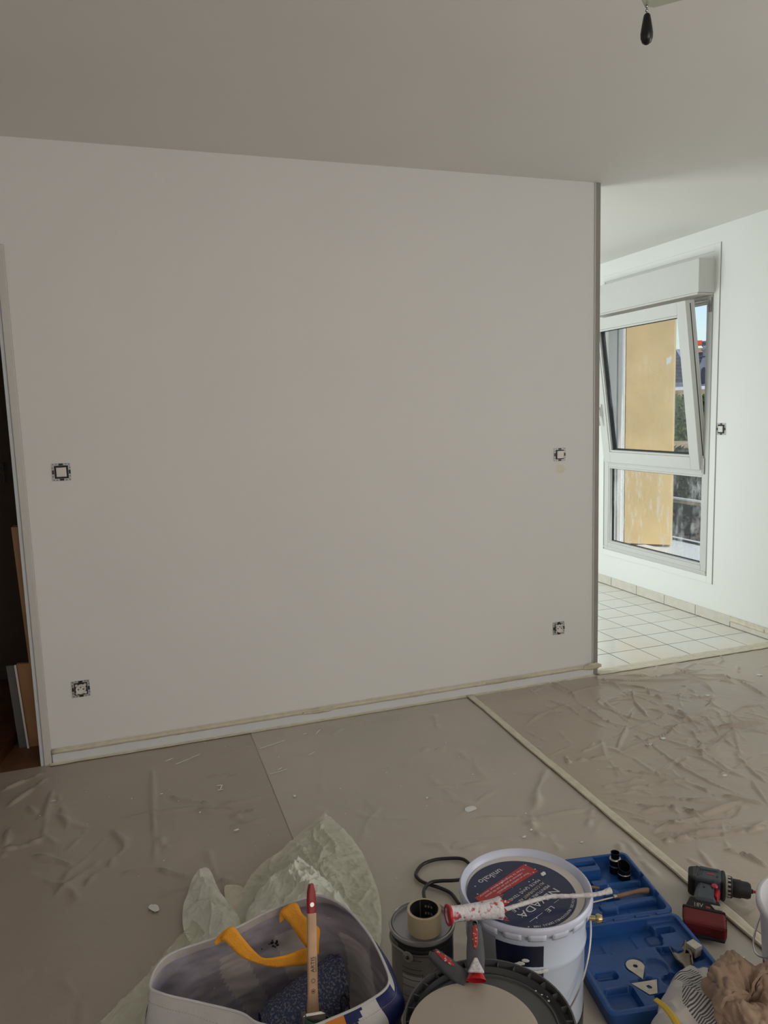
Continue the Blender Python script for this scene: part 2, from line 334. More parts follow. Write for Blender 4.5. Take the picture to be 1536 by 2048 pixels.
# tape sits on the top edge of the skirting and runs a little up the wall
P = []
for i in range(121):
    t = i/120; x = XL+.004+(2.25-XL)*t; j = .002*nz(t*30, 0)+.0015*nz(t*90, 5)
    P.append([(x, -.0145, .046+j), (x, -.015, .058), (x, -.0135, .0605), (x, -.004-.002*nz(t*50, 2), .062), (x, -.0022, .066+j*.5)])
tag(MB().grid(P).build('masking_tape', M['tape'], solid=.001, smooth=True), 'cream masking tape along the top edge of the white skirting board', 'tape')
P = []
for i in range(121):
    t = i/120; x = XL-.01+(2.27-XL)*t; j = .004*nz(t*30, 0)+.002*nz(t*90, 5)
    P.append([(x, -.0135, .010+j*.4), (x, -.0145, .0055), (x, -.021, .0055), (x, -.028-j, .0055+.001*nz(t*60, 1))])
tag(MB().grid(P).build('masking_tape', M['tape'], solid=.001, smooth=True), 'thin cream masking tape where the skirting board meets the dust sheet', 'tape')
def flap(x0, x1, z, h, label):
    P = []
    for i in range(13):
        t = i/12; x = x0+(x1-x0)*t; e = math.sin(PI*t)
        P.append([(x, -.0165-.010*e*s+.003*nz(t*6, s*4, x0), z+(s-.3)*h*(.4+.6*e)+.004*nz(t*7, s*2, 3+x0)) for s in [0, .25, .5, .75, 1]])
    tag(MB().grid(P).build('tape_flap', M['tape'], solid=.0008, smooth=True), label, 'tape', None)
flap(.68, .84, .050, .026, 'torn flap of masking tape loose at the middle of the skirting board')
flap(1.62, 1.86, .054, .022, 'curled masking tape end near the right of the skirting board')
flap(2.19, 2.30, .050, .040, 'bunched masking tape at the foot of the partition end post')
strip_tape('masking_tape', 'cream masking tape across the kitchen threshold', [(2.287, .040, .0022), (XW-.002, .036, .0022)], (0, 1, 0), .056, G)
strip_tape('masking_tape', 'second tape strip in front of the threshold strip holding the dust sheet', [(2.28, -.008, .0078), (XW-.002, -.016, .0078)], (0, 1, 0), .040, G, jit=.003)
# kitchen tiles
TP = .2035; tm = None; k0 = 2.549-TP*5
for ix in range(11):
    x0 = k0+ix*TP
    for iy in range(16):
        y0 = .268+(iy-1)*TP
        a, b = x0, min(x0+TP, XW-.001); c, e = max(y0, .06), min(y0+TP, 3.29)
        if b-a < .03 or e-c < .03: continue
        full = (b-a > TP-.001 and e-c > TP-.001)
        if full and tm:
            o = bpy.data.objects.new('tile', tm); COL.objects.link(o); o.parent = kf
        else:
            g = .0026
            o = MB().box((g, g, -.0012), (b-a-g, e-c-g, 0)).build('tile', M['tile'], kf, bevel=.0008)
            if full: tm = o.data
        o.location = (x0, c, 0.0004*nz(ix*3.1, iy*2.7)); o.rotation_euler = (.0012*nz(ix*1.7, iy*5.3, 1)*2, .0012*nz(ix*4.7, iy*1.3, 5)*2, 0)
        if full and not o.modifiers:
            bv = o.modifiers.new('b', 'BEVEL'); bv.width = .0008; bv.segments = 1
br = struct(bx('baseboard_right', (XW-.004, .0, 0), (XW, 3.3, .067), M['grout']))
y = .086-.31
while y < 3.2:
    a, b = max(y+.002, .0), min(y+.31-.002, 3.29)
    bx('skirting_tile', (XW-.011, a, .004), (XW-.001, b, .069), M['skirt'], br, bevel=.001); y += .3105
strip_tape('masking_tape', 'wide pale masking tape along the top of the beige skirting tiles by the threshold', [(XW-.0135, .0, .052), (XW-.0135, .40, .052)], (0, 0, 1), .032, G, jit=.002)
strip_tape('masking_tape', 'short overlapping tape end on the skirting tiles below the wall switch', [(XW-.0155, .12, .046), (XW-.0155, .37, .050)], (0, 0, 1), .020, G, jit=.003, seg=20)
# ------------------------------------------------------------------ window
wn = struct(thing('window_1', None, None, (XW, 0, 0)))
y0, y1 = WY0, WY1
# flat casing round window and shutter box, standing 8 mm off the wall
MB().box((-.007, y0-.048, .240), (0, y0, 2.396)).box((-.007, y1, .24), (0, y1+.03, 2.396)).box((-.007, y0, 2.352), (0, y1, 2.396)).box((-.007, y0, .24), (0, y1, .285)).build('window_trim', M['kwall'], wn, bevel=.002)
MB().box((-.003, y0-.0505, .238), (-.001, y0-.048, 2.398)).build('trim_joint', M['post'], wn)
MB().box((-.006, y0+.001, .285), (-.0005, y0+.010, 2.08)).build('frame_joint', M['post'], wn)  # grey strip filling the joint between casing and frame
# shutter box
MB().box((-.135, y0-.012, 2.10), (.0, y1+.02, 2.305)).build('shutter_box', M['pvc'], wn, bevel=.004)
MB().box((-.131, y0, 2.088), (.02, y1, 2.10)).build('shutter_box_base', M['casing'], wn, bevel=.002)
MB().box((-.0005, y0, 2.30), (.02, y1, 2.355)).build('recess', M['kwall'], wn)
# fixed frame: outer members, transom, lower light
def member(nm, a, b, p=wn, m=None, bev=.004): return MB().box(a, b).build(nm, m or M['pvc'], p, bevel=bev)
fy0, fy1 = y0+.010, y1-.005
member('frame_stile', (-.004, fy0, .285), (.07, fy0+.052, 2.088)); member('frame_stile', (-.004, fy1-.052, .285), (.07, fy1, 2.088))
member('frame_rail', (-.004, fy0+.052, 2.045), (.07, fy1-.052, 2.088)); member('frame_rail', (-.004, fy0+.052, .285), (.07, fy1-.052, .345))
member('transom', (-.004, fy0+.052, .945), (.07, fy1-.052, .995))
by0, by1 = fy0+.052, fy1-.052
gx = .03
for a, b in (((.0, by0, .345), (gx, by0+.012, .945)), ((.0, by1-.012, .345), (gx, by1, .945)), ((.0, by0+.012, .345), (gx, by1-.012, .358)), ((.0, by0+.012, .932), (gx, by1-.012, .945))):
    member('glazing_bead', a, b, bev=.003)
member('sill_line', (-.010, fy0, .300), (-.004, fy1, .312), bev=.002)
for a, b in (((gx-.003, by0+.012, .358), (gx+.012, by0+.017, .932)), ((gx-.003, by1-.019, .358), (gx+.012, by1-.012, .932)), ((gx-.003, by0+.017, .358), (gx+.012, by1-.019, .362)), ((gx-.003, by0+.017, .927), (gx+.012, by1-.019, .932))):
    member('gasket', a, b, m=M['gasket'], bev=0)
member('pane', (gx+.004, by0+.012, .358), (gx+.010, by1-.012, .932), m=M['glassd'], bev=0)
# tilted sash, hinged along its bottom edge
ANG = math.radians(7.6); ssh = bpy.data.objects.new('sash', None); COL.objects.link(ssh); ssh.parent = wn
ssh.location = (-.012, 0, .985); ssh.rotation_euler = (0, -ANG, 0)
sy0, sy1, SH = .672, 1.712, 1.085
SW = .082
def smem(nm, a, b, m=None, bev=.003): return MB().box(a, b).build(nm, m or M['pvc'], ssh, bevel=bev)
smem('sash_stile', (-.022, sy0, 0), (.05, sy0+SW, SH)); smem('sash_stile', (-.022, sy1-SW, 0), (.05, sy1, SH))
smem('sash_rail', (-.022, sy0+SW, 0), (.05, sy1-SW, SW)); smem('sash_rail', (-.022, sy0+SW, SH-SW), (.05, sy1-SW, SH))
smem('sash_bead', (-.014, sy0+SW, SW), (.02, sy0+SW+.014, SH-SW)); smem('sash_bead', (-.014, sy1-SW-.014, SW), (.02, sy1-SW, SH-SW))
smem('sash_bead', (-.014, sy0+SW+.014, SW), (.02, sy1-SW-.014, SW+.014)); smem('sash_bead', (-.014, sy0+SW+.014, SH-SW-.014), (.02, sy1-SW-.014, SH-SW))
smem('gasket', (.008, sy0+SW+.014, SW+.014), (.020, sy0+SW+.018, SH-SW-.014), M['gasket'], 0)
smem('gasket', (.004, sy1-SW-.030, SW+.014), (.030, sy1-SW-.014, SH-SW-.014), M['gasket'], 0)
smem('gasket', (.008, sy0+SW+.018, SW+.014), (.020, sy1-SW-.030, SW+.024), M['gasket'], 0)
smem('gasket', (.008, sy0+SW+.018, SH-SW-.020), (.020, sy1-SW-.030, SH-SW-.014), M['gasket'], 0)
smem('pane', (.012, sy0+SW+.014, SW+.014), (.018, sy1-SW-.014, SH-SW-.014), M['glass'], 0)
smem('sash_groove', (.012, sy0-.0015, .02), (.018, sy0, SH-.02), M['gasket'], 0); smem('sash_groove', (.030, sy0-.0015, .02), (.034, sy0, SH-.02), M['steel'], 0)
hd = MB().box((-.034, sy1-.055, .36), (-.022, sy1-.028, .45)); hd.tube([(-.034, sy1-.041, .425), (-.055, sy1-.041, .425)], .009)
hd.tube([(-.058, sy1-.041, .43), (-.062, sy1-.041, .38), (-.064, sy1-.044, .33), (-.062, sy1-.050, .29)], [.010, .011, .010, .008])
hd.build('window_handle', M['pvc'], ssh, smooth=True)
member('hinge', (-.022, fy0+.040, .965), (-.006, fy0+.066, 1.075), bev=.002); member('hinge_pin', (-.018, fy0+.032, .955), (-.008, fy0+.040, 1.06), m=M['steel'], bev=.001)
MB().box((-.012, fy0+.004, 1.985), (.0, fy0+.03, 2.075)).tube([(-.008, fy0+.018, 2.06), (-.07, fy0+.07, 2.058), (-.13, fy0+.18, 2.052)], .005, 6).box((-.02, fy0+.02, 2.052), (-.006, fy0+.16, 2.062)).build('tilt_arm', M['steel'], wn, bevel=.001)
# outer reveal and roller shutter guide
member('reveal_liner', (.07, y1-.012, .28), (.16, y1+.0, 2.30), m=M['white_out']); member('shutter_guide', (.09, y1-.045, .28), (.125, y1-.014, 2.30))
member('shutter_guide', (.09, y0+.0, .28), (.125, y0+.02, 2.30)); member('outer_sill', (.07, y0, .262), (.40, y1, .284), m=M['white_out'])
# living room windows out of the photograph: a frame on the solid wall, its daylight an unseen area lamp
w2 = struct(thing('window_2', None, None, (XW, -3.0, 0)))
MB().box((-.03, -1, .25), (0, -.93, 2.3)).box((-.03, .93, .25), (0, 1, 2.3)).box((-.03, -.93, .25), (0, .93, .32)).box((-.03, -.93, 2.23), (0, .93, 2.3)).box((-.03, -.03, .32), (0, .03, 2.23)).build('window_frame', M['pvc'], w2, bevel=.004)
# ------------------------------------------------------------------ switches and sockets without cover plates
def fitting(name, label, px, py, kind, wall='back', s=1.0):
    if wall == 'back': P = at(px, py, y=0); t = thing(name, label, 'switch' if kind == 'switch' else 'socket', (P.x, 0, P.z))
    else: P = at(px, py, x=XW); t = thing(name, label, 'switch', (XW, P.y, P.z), -PI/2)
    # local frame: x right, -y toward the room, z up
    W = .0355*s
    pl = MB()
    pl.box((-W, -.003, W-.010), (W, 0, W)); pl.box((-W, -.003, -W), (W, 0, -W+.010)); pl.box((-W, -.003, -W+.010), (-W+.010, 0, W-.010)); pl.box((W-.010, -.003, -W+.010), (W, 0, W-.010))
    pl.build('mounting_plate', M['plate'], t, bevel=.0008)
    hole = MB()
    for sx in (-1, 1):
        for sz in (-1, 1):
            hole.box((sx*(W-.006)-.002, -.0034, sz*(W-.0045)-.0015), (sx*(W-.006)+.002, -.003, sz*(W-.0045)+.0015))
            hole.box((sx*.018-.003, -.0034, sz*(W-.003)-.001), (sx*.018+.003, -.003, sz*(W-.003)+.001))
            hole.box((sx*(W-.003)-.0012, -.0034, sz*.017-.003), (sx*(W-.003)+.0012, -.003, sz*.017+.003))
    hole.box((-.008, -.0052, W-.0085), (.008, -.003, W-.001)); hole.box((-.008, -.0052, -W+.001), (.008, -.003, -W+.0085))
    hole.box((-W+.001, -.0052, -.008), (-W+.0075, -.003, .008)); hole.box((W-.0075, -.0052, -.008), (W-.001, -.003, .008))
    hole.build('screw_slots', M['black'], t)
    MB().box((-W+.0095, -.006, -W+.0095), (W-.0095, 0, W-.0095)).build('insert_frame', M['blackm'], t, bevel=.002)
    if kind == 'switch':
        k = MB(); n = 6; P = []
        for i in range(n+1):
            z = -.0185+.037*i/n; P.append([(-.0185, -.010-.002*(i/n), z), (-.016, -.0115-.002*(i/n), z), (.016, -.0115-.002*(i/n), z), (.0185, -.010-.002*(i/n), z)])
        k.grid(P); k.box((-.0185, -.010, -.0185), (.0185, -.005, .0185)); k.build('rocker', M['whitep'], t, bevel=.001)
        if wall != 'back': MB().box((-.002, -.0138, -.001), (.001, -.0125, .002)).build('indicator', M['dgrey'], t)
    else:
        X = Matrix.Rotation(PI/2, 4, 'X')
        MB().lathe([(.0, .0105), (.0165, .0100), (.0175, .0145), (.0195, .0150), (.0205, .0135), (.0208, .005)], 32, 0, X).build('socket_face', M['whitep'], t, smooth=True)
        for sx in (-1, 1):
            for sz in (-1, 1): MB().box((sx*.017-.005, -.0085, sz*.017-.005), (sx*.017+.005, -.006, sz*.017+.005)).build('corner_tab', M['whitep'], t, bevel=.0015)
        h = MB()
        for sx in (-1, 1):
            h.lathe([(0, .0118), (.0026, .0118), (.0026, .009)], 12, 0, Matrix.Translation((sx*.0095, 0, 0)) @ X)
            h.lathe([(0, .0093), (.0014, .0093), (.0014, .008)], 8, 0, Matrix.Translation((sx*.0185, 0, .0185)) @ X)
        h.build('pin_holes', M['black'], t)
        MB().tube([(0, -.006, .0095), (0, -.016, .0095)], .0024, 10).build('earth_pin', M['nozzle'], t, smooth=True)
    return t
fitting('light_switch', 'uncovered light switch with white rocker at the left of the big wall near the doorway', 123, 944, 'switch')
fitting('light_switch', 'uncovered light switch with white rocker near the partition end, above a faint brown stain', 1119, 909, 'switch', s=.93)
fitting('wall_socket', 'uncovered white wall socket low on the wall near the left doorway', 162, 1377, 'socket')
fitting('wall_socket', 'uncovered white wall socket low on the wall near the partition end post', 1117, 1256, 'socket', s=.95)
fitting('light_switch', 'uncovered light switch on the kitchen wall right of the window', 1443, 858, 'switch', 'right', s=1.05)
# ------------------------------------------------------------------ dust sheets on the floor
creases_r = [[(670,262),(790,345),(900,400),(1010,460),(1150,565),(1290,640),(1480,710)],[(1180,370),(1010,455),(860,510)],[(945,300),(900,420),(865,500)],[(930,220),(945,280),(1010,350)],
 [(1000,305),(1140,345),(1270,385)],[(1080,285),(1180,350),(1150,370)],[(1190,395),(1240,470),(1250,540)],[(1270,505),(1380,400),(1370,330),(1420,300),(1536,290)],[(770,180),(1000,185),(1220,178)],
 [(820,570),(960,590),(1130,605)],[(900,665),(1050,640),(1200,620)],[(800,655),(1000,620)],[(1060,700),(1200,715),(1340,715)],[(950,770),(1100,745),(1250,780),(1430,710)],[(1030,870),(1200,860),(1370,845)],
 [(1200,640),(1300,690),(1400,705),(1536,735)],[(1340,930),(1450,960),(1536,1010)],[(860,710),(1000,740),(1090,745)],[(1280,150),(1400,180),(1536,260)],[(1220,415),(1350,385),(1536,370)],[(1400,520),(1480,600),(1536,640)],
 [(870,160),(1050,165),(1250,140)],[(1100,120),(1250,190),(1300,240)],[(1300,250),(1240,330),(1200,350)],[(1000,440),(1010,480),(1050,470)],[(1180,520),(1150,560),(1200,570)],[(1350,440),(1260,500)],[(1230,340),(1160,370),(1080,440)],
 [(930,790),(1050,830),(1210,830)],[(1160,740),(1250,800)],[(1440,730),(1380,800),(1220,820)],[(1070,900),(1200,880)],[(1400,860),(1536,830)],[(1330,870),(1460,850),(1536,800)],
 [(640,520),(660,555)],[(690,540),(850,520)],[(1100,240),(1180,260),(1290,255)],[(990,230),(1080,270)],[(1150,200),(1220,240)]]
creases_m = [[(570,565),(515,660),(515,750)],[(160,485),(240,560),(300,620)],[(210,795),(530,785),(760,745)],[(760,750),(740,835)],[(20,710),(150,715),(260,735)],[(480,805),(545,890)],[(40,655),(330,630)],[(900,880),(1000,1000),(1060,1059)],[(880,900),(900,1000)],[(0,485),(120,490)],[(80,400),(60,330)],[(560,860),(620,940)],[(780,760),(740,700)],[(0,900),(200,930),(300,910)]]
creases_l = [[(670,265),(672,500),(680,740)],[(490,528),(670,500),(890,475),(1185,430)],[(730,420),(790,440),(930,455)],[(830,485),(1020,490),(1150,490)],[(240,370),(200,500),(190,590),(260,640)],[(120,460),(180,530)],
 [(0,405),(100,360),(190,320)],[(20,480),(130,400),(210,340)],[(240,495),(310,545),(380,565),(360,600),(290,670)],[(480,560),(545,620),(550,650),(490,700),(485,750)],[(225,870),(330,790),(450,700)],
 [(130,680),(220,700),(330,730)],[(500,765),(690,745),(830,785)],[(690,740),(830,780)],[(910,640),(930,730),(955,790)],[(1250,455),(1536,425)],[(690,865),(830,820)],[(1020,505),(1070,540)],[(960,790),(1060,815)],[(690,600),(740,660)],
 [(370,830),(420,760),(470,740)],[(0,660),(120,640)],[(40,560),(10,700)],[(120,640),(200,600)],[(900,340),(1060,330)],[(1200,520),(1000,560)]]
def to_floor(L, sc_, ox, oy): return [[at(ox+x/sc_, oy+y/sc_, z=0).xy for x, y in l] for l in L]
CR = to_floor(creases_r, 2.207, 840, 1280); CM = to_floor(creases_m, 2.207, 840, 1280); CL = to_floor(creases_l, 2.194, 0, 1400)
rr = random.Random(3)
def rand_creases(n, x0, x1, y0, y1, L):
    o = []
    for _ in range(n):
        x, y, a = rr.uniform(x0, x1), rr.uniform(y0, y1), rr.uniform(0, PI); l = []
        for k in range(4):
            l.append(Vector((x, y))); a += rr.uniform(-.5, .5); s = rr.uniform(.3, 1)*L/3; x += s*math.cos(a); y += s*math.sin(a)
        o.append(l)
    return o
def sheet(name, label, x0, x1, y0, y1, base, m, sets, step=.0085):
    nx = int((x1-x0)/step)+1; ny = int((y1-y0)/step)+1
    xs = np.linspace(x0, x1, nx); ys = np.linspace(y0, y1, ny); X, Y = np.meshgrid(xs, ys)
    Z = np.full_like(X, base)
    for creases, amp, sig in sets:
        for l in creases:
            a_ = amp*rr.uniform(.6, 1.25); s_ = sig*rr.uniform(.75, 1.4)
            tot = sum((l[i+1]-l[i]).length for i in range(len(l)-1)); acc = 0
            R = np.zeros_like(X)
            for i in range(len(l)-1):
                p, q = l[i], l[i+1]; dl = (q-p).length
                if dl < 1e-5: continue
                j0 = max(0, int((min(p.x, q.x)-.08-x0)/step)); j1 = min(nx, int((max(p.x, q.x)+.08-x0)/step)+2)
                i0 = max(0, int((min(p.y, q.y)-.08-y0)/step)); i1 = min(ny, int((max(p.y, q.y)+.08-y0)/step)+2)
                if j1 <= j0 or i1 <= i0: acc += dl; continue
                xx = X[i0:i1, j0:j1]; yy = Y[i0:i1, j0:j1]
                t = np.clip(((xx-p.x)*(q.x-p.x)+(yy-p.y)*(q.y-p.y))/dl**2, 0, 1)
                dd = np.hypot(xx-p.x-t*(q.x-p.x), yy-p.y-t*(q.y-p.y))
                u = (acc+t*dl)/tot; env = np.clip(np.sin(PI*np.clip(u, .0, 1))*2.2, 0, 1)
                sg = s_*(.7+.6*np.sin(u*9+x0))
                R[i0:i1, j0:j1] = np.maximum(R[i0:i1, j0:j1], a_*env*np.exp(-(dd/np.abs(sg))**1.6)); acc += dl
            Z += R
    Z += .0012*(np.sin(X*9+3*np.sin(Y*5))*np.sin(Y*8+2*np.sin(X*6)))
    edge = np.minimum(np.minimum(X-x0, x1-X), np.minimum(Y-y0, y1-Y)); k = np.clip(edge/.03, 0, 1)
    for cx_, cyy, r_ in ((.793, -1.878, .15), (.596, -1.724, .09), (.543, -2.193, .15), (.20, -1.95, .26), (1.15, -1.62, .17), (1.12, -1.90, .18), (1.27, -1.60, .10), (1.25, -1.92, .10), (1.40, -1.77, .11), (1.52, -2.1, .2)):
        k = k*np.clip((np.hypot(X-cx_, Y-cyy)-r_)/.03, 0, 1)
    Z = np.maximum(base, base+(Z-base)*k)
    co_ = np.stack([X.ravel(), Y.ravel(), Z.ravel()], 1)
    idx = np.arange(nx*ny).reshape(ny, nx)
    Fc = np.stack([idx[:-1, :-1].ravel(), idx[:-1, 1:].ravel(), idx[1:, 1:].ravel(), idx[1:, :-1].ravel()], 1)
    me = bpy.data.meshes.new(name); me.vertices.add(len(co_)); me.vertices.foreach_set('co', co_.ravel())
    me.loops.add(Fc.size); me.loops.foreach_set('vertex_index', Fc.ravel().astype(np.int32))
    me.polygons.add(len(Fc)); me.polygons.foreach_set('loop_start', np.arange(0, Fc.size, 4, dtype=np.int32))
    me.update(); me.validate(); me.materials.append(m)
    me.polygons.foreach_set('use_smooth', [True]*len(me.polygons))
    o = bpy.data.objects.new(name, me); COL.objects.link(o)
    return tag(o, label, 'dust sheet')
SG = 'plastic dust sheets'
sl = sheet('dust_sheet', 'brownish plastic dust sheet on the floor at the left, by the doorway', -1.65, .445, -2.9, -.006, .001, M['sheet_l'],
      [(CL, .009, .009), (rand_creases(30, -1.0, .5, -2.6, -.2, .45), .005, .010), (rand_creases(60, -1.0, .5, -2.6, -.2, .18), .0012, .010)])
sm = sheet('dust_sheet', 'greenish translucent dust sheet in the middle, between left sheet edge and tape line', .437, 1.545, -2.9, -.020, .003, M['sheet_m'],
      [(CM, .008, .009), (rand_creases(26, .5, 1.5, -2.6, -.1, .45), .004, .010), (rand_creases(50, .5, 1.5, -2.6, -.1, .2), .0012, .010)])
sr = sheet('dust_sheet', 'heavily creased beige dust sheet at the right, in front of the kitchen threshold', 1.515, XW-.005, -2.9, -.010, .0045, M['sheet_r'],
      [(CR, .012, .0062), (rand_creases(110, 1.55, 3.5, -2.4, -.03, .5), .007, .0065), (rand_creases(180, 1.55, 3.5, -2.4, -.03, .2), .004, .006)], .0062)
# paint drips lying on the sheets, each a small flat blob
def drip(px, py, w_, h_, parent, ang=0, seed=0):
    P = at(px, py, z=.006); n = 16; vs = [(P.x, P.y, .0088)]
    for i in range(n):
        a = 2*PI*i/n; r = 1+.35*nz(math.cos(a)*1.3, math.sin(a)*1.3, seed*3.1+.5)
        x, y = w_*r*math.cos(a), h_*r*math.sin(a)
        vs.append((P.x+x*math.cos(ang)-y*math.sin(ang), P.y+x*math.sin(ang)+y*math.cos(ang), .0072))
    MB().add(vs, [(0, 1+i, 1+(i+1) % n) for i in range(n)]).build('paint_drip', M['drip'], parent)
drip(943, 1618, .024, .016, sm, .1); drip(589, 1592, .006, .008, sm, 0, 2); drip(473, 1660, .010, .005, sl, .2, 3); drip(107, 1602, .010, .003, sl, 0, 4)
drip(323, 1588, .005, .004, sl, 0, 5); drip(400, 1625, .004, .004, sl, 0, 6); drip(314, 1965, .006, .003, sl, 0, 7); drip(308, 1816, .012, .022, sl, .6, 7.4)
drip(338, 1520, .020, .002, sl, .5, 8); drip(636, 1464, .03, .002, sm, .9, 9); drip(624, 1507, .022, .002, sm, .6, 9.5); drip(560, 1538, .014, .002, sm, .6, 10); drip(610, 1468, .012, .002, sm, .3, 11)
drip(1163, 1684, .006, .004, sm, 0, 12); drip(1062, 1660, .006, .004, sm, .6, 13); drip(1048, 1674, .008, .005, sm, .3, 13.4); drip(854, 1596, .006, .004, sm, 1, 14); drip(1052, 1627, .003, .003, sm, 0, 14.5)
drip(1415, 1391, .010, .010, sr, 0, 15); drip(1298, 1489, .014, .012, sr, 0, 16); drip(1449, 1551, .010, .008, sr, 0, 17); drip(1326, 1477, .012, .010, sr, 0, 18); drip(1519, 1350, .014, .012, sr, 0, 19)
for nm, a, b, s in ((0, (434, 1571), (444, 1570), 0), (0, (444, 1570), (441, 1577), 1), (0, (436, 1580), (446, 1578), 2)):
    A, B = at(*a, z=.006), at(*b, z=.006); MB().tube([(A.x, A.y, .006), (B.x, B.y, .006)], .0025, 6, flat=.4).build('paint_drip', M['drip'], sl)
for a, b in (((400, 1508), (352, 1528)), ((570, 1480), (520, 1497)), ((574, 1538), (540, 1548))):
    A, B = at(*a, z=.006), at(*b, z=.006); MB().tube([(A.x, A.y, .006), ((A.x+B.x)/2, (A.y+B.y)/2-.004, .007), (B.x, B.y, .006)], .0016, 6, flat=.4).build('paint_drip', M['drip'], sl)
for i in range(70):
    q = (rr.uniform(20, 1500), rr.uniform(1480, 1760)); s = rr.uniform(.0012, .003)
    P = at(*q, z=0)
    drip(q[0], q[1], s, s*.8, sl if P.x < .437 else sm if P.x < 1.52 else sr, 0, i)
# tape strip that joins the sheets
P = []
A = Vector((1.528, -.02, 0)); B = Vector((1.476, -2.6, 0))
for i in range(181):
    t = i/180; c = A.lerp(B, t); c.x += .004*nz(t*6, 0); row = []
    for k in range(9):
        s = k/8; x = c.x+(s-.5)*(.036+.003*nz(t*20, 3)); z = .0085+.002*math.sin(PI*s)+.003*max(0, nz(t*26, s*1.4, 2))+(.003*math.exp(-((s-.12)/.08)**2))
        row.append((x, c.y, z))
    P.append(row)
tag(MB().grid(P).build('masking_tape', M['tape'], solid=.001, smooth=True), 'long cream tape strip joining two dust sheets, running from the wall to the cordless drill', 'tape')
# stain under the right switch: a thin print on the wall
Pq = at(1121, 938, y=0)
vs = [(Pq.x, -.0006, Pq.z)]+[(Pq.x+.03*math.cos(2*PI*i/24)*(1+.2*nz(i, 1)), -.0004, Pq.z+.022*math.sin(2*PI*i/24)) for i in range(24)]
MB().add(vs, [(0, 1+i, 1+(i+1) % 24) for i in range(24)]).build('stain', M['stain'], bpy.data.objects['wall_back'])
# ------------------------------------------------------------------ hall behind the doorway
t = thing('tall_cupboard', 'dark cupboard door with a slim vertical bar handle in the hall', 'cupboard', (0, 0, 0))
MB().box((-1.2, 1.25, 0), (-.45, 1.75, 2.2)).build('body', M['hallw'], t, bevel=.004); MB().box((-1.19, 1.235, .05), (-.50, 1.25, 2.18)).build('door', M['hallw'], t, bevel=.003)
a, b = at(4, 925, y=1.2), at(10, 966, y=1.2)
MB().tube([(a.x, 1.2, a.z), (b.x-.004, 1.2, b.z)], .008, 8).tube([(a.x, 1.2, a.z-.01), (a.x, 1.236, a.z-.01)], .005, 6).tube([(b.x-.004, 1.2, b.z+.01), (b.x-.004, 1.236, b.z+.01)], .005, 6).build('handle', M['steel'], t, smooth=True)
t = thing('wooden_plank', 'long narrow tan chipboard plank leaning upright behind the left door jamb', 'plank')
a, b = at(22, 1055, y=.13), at(83, 1520, y=.13)
for nm, m, o1, o2 in (('face', 'board', 0, .024), ('cut_edge', 'chip', .024, .042)):
    MB().add([(a.x+o1, .13, a.z), (a.x+o2, .13, a.z), (a.x+o2, .20, a.z), (a.x+o1, .20, a.z), (b.x+o1, .13, 0), (b.x+o2, .13, 0), (b.x+o2, .20, 0), (b.x+o1, .20, 0)],
             [(0, 1, 2, 3), (7, 6, 5, 4), (0, 4, 5, 1), (1, 5, 6, 2), (2, 6, 7, 3), (3, 7, 4, 0)]).build(nm, M[m], t)
def lean(name, label, cat, p0, p1, p2, y, th, m):
    "upright panel between pixel columns: p0 top-left, p1 top-right, p2 a pixel on its bottom edge"
    a, b, c = at(*p0, y=y), at(*p1, y=y), at(*p2, y=y)
    off = 0.02
    return tag(MB().add([(a.x, y, a.z), (b.x, y, b.z), (b.x+off, y, 0.001), (a.x+off, y, 0.001), (a.x, y+th, a.z), (b.x, y+th, b.z), (b.x+off, y+th, 0.001), (a.x+off, y+th, 0.001)],
             [(0, 1, 2, 3), (7, 6, 5, 4), (0, 4, 5, 1), (1, 5, 6, 2), (2, 6, 7, 3), (3, 7, 4, 0)]).build(name, m), label, cat)
lean('wood_panel', 'short brown wood panel standing in the hall beside the white strip', 'panel', (33, 1328), (62, 1327), (0, 0), .22, .018, M['board'])
lean('plastic_strip', 'thin white plastic strip standing between the brown panel and the grey board', 'strip', (28, 1331), (32, 1330), (0, 0), .205, .006, M['whitep'])
lean('grey_board', 'dark grey board standing left of the thin white strip in the hall', 'board', (12, 1333), (28, 1331), (0, 0), .225, .015, M['dgrey'])
tag(MB().prism([(-.80, .10), (-.60, .08), (-.56, .30), (-.60, .60), (-.85, .60)], .0, .05).build('wooden_box', mat('dark red wood', srgb(88, 50, 32), .4, noise_amt=.3), bevel=.004), 'low dark red-brown wooden box on the hall floor at the far left', 'box')
# ------------------------------------------------------------------ outside the window
pb = thing('garden_board', 'tall ochre yellow rendered pillar outside the window', 'pillar')
p, q = at(1248, 1084, z=.28), at(1342, 1088, z=.28)
e = (q-p).normalized(); nrm = Vector((-e.y, e.x, 0))
if nrm.x < 0: nrm = -nrm
pb.name = 'yellow_pillar'
MB().prism([(p.x, p.y), (q.x, q.y), (q.x+nrm.x*.14, q.y+nrm.y*.14), (p.x+nrm.x*.14, p.y+nrm.y*.14)], .27, 2.9).build('pillar_body', M['outerw'], pb, bevel=.004)
MB().prism([(p.x-e.x*.05-.01, p.y-e.y*.05), (p.x-.01, p.y), (p.x+.03, p.y+.03), (p.x-e.x*.05+.03, p.y-e.y*.05+.03)], .27, 2.9).build('corner_strip', M['white_out'], pb, bevel=.003)
c = at(1338, 722, n=nrm, d=nrm.dot(p)-.001)
MB().add([tuple(c+e*x+Vector((0, 0, z))) for x, z in [(-.02, -.03), (.01, -.015), (.02, .02), (.015, .05), (.005, .03), (-.02, .025)]], [(0, 1, 2, 3, 4, 5)]).build('paint_patch', M['drip'], pb)
bl = thing('balcony', 'white balcony ledge with pale upstand outside the lower pane', 'balcony')
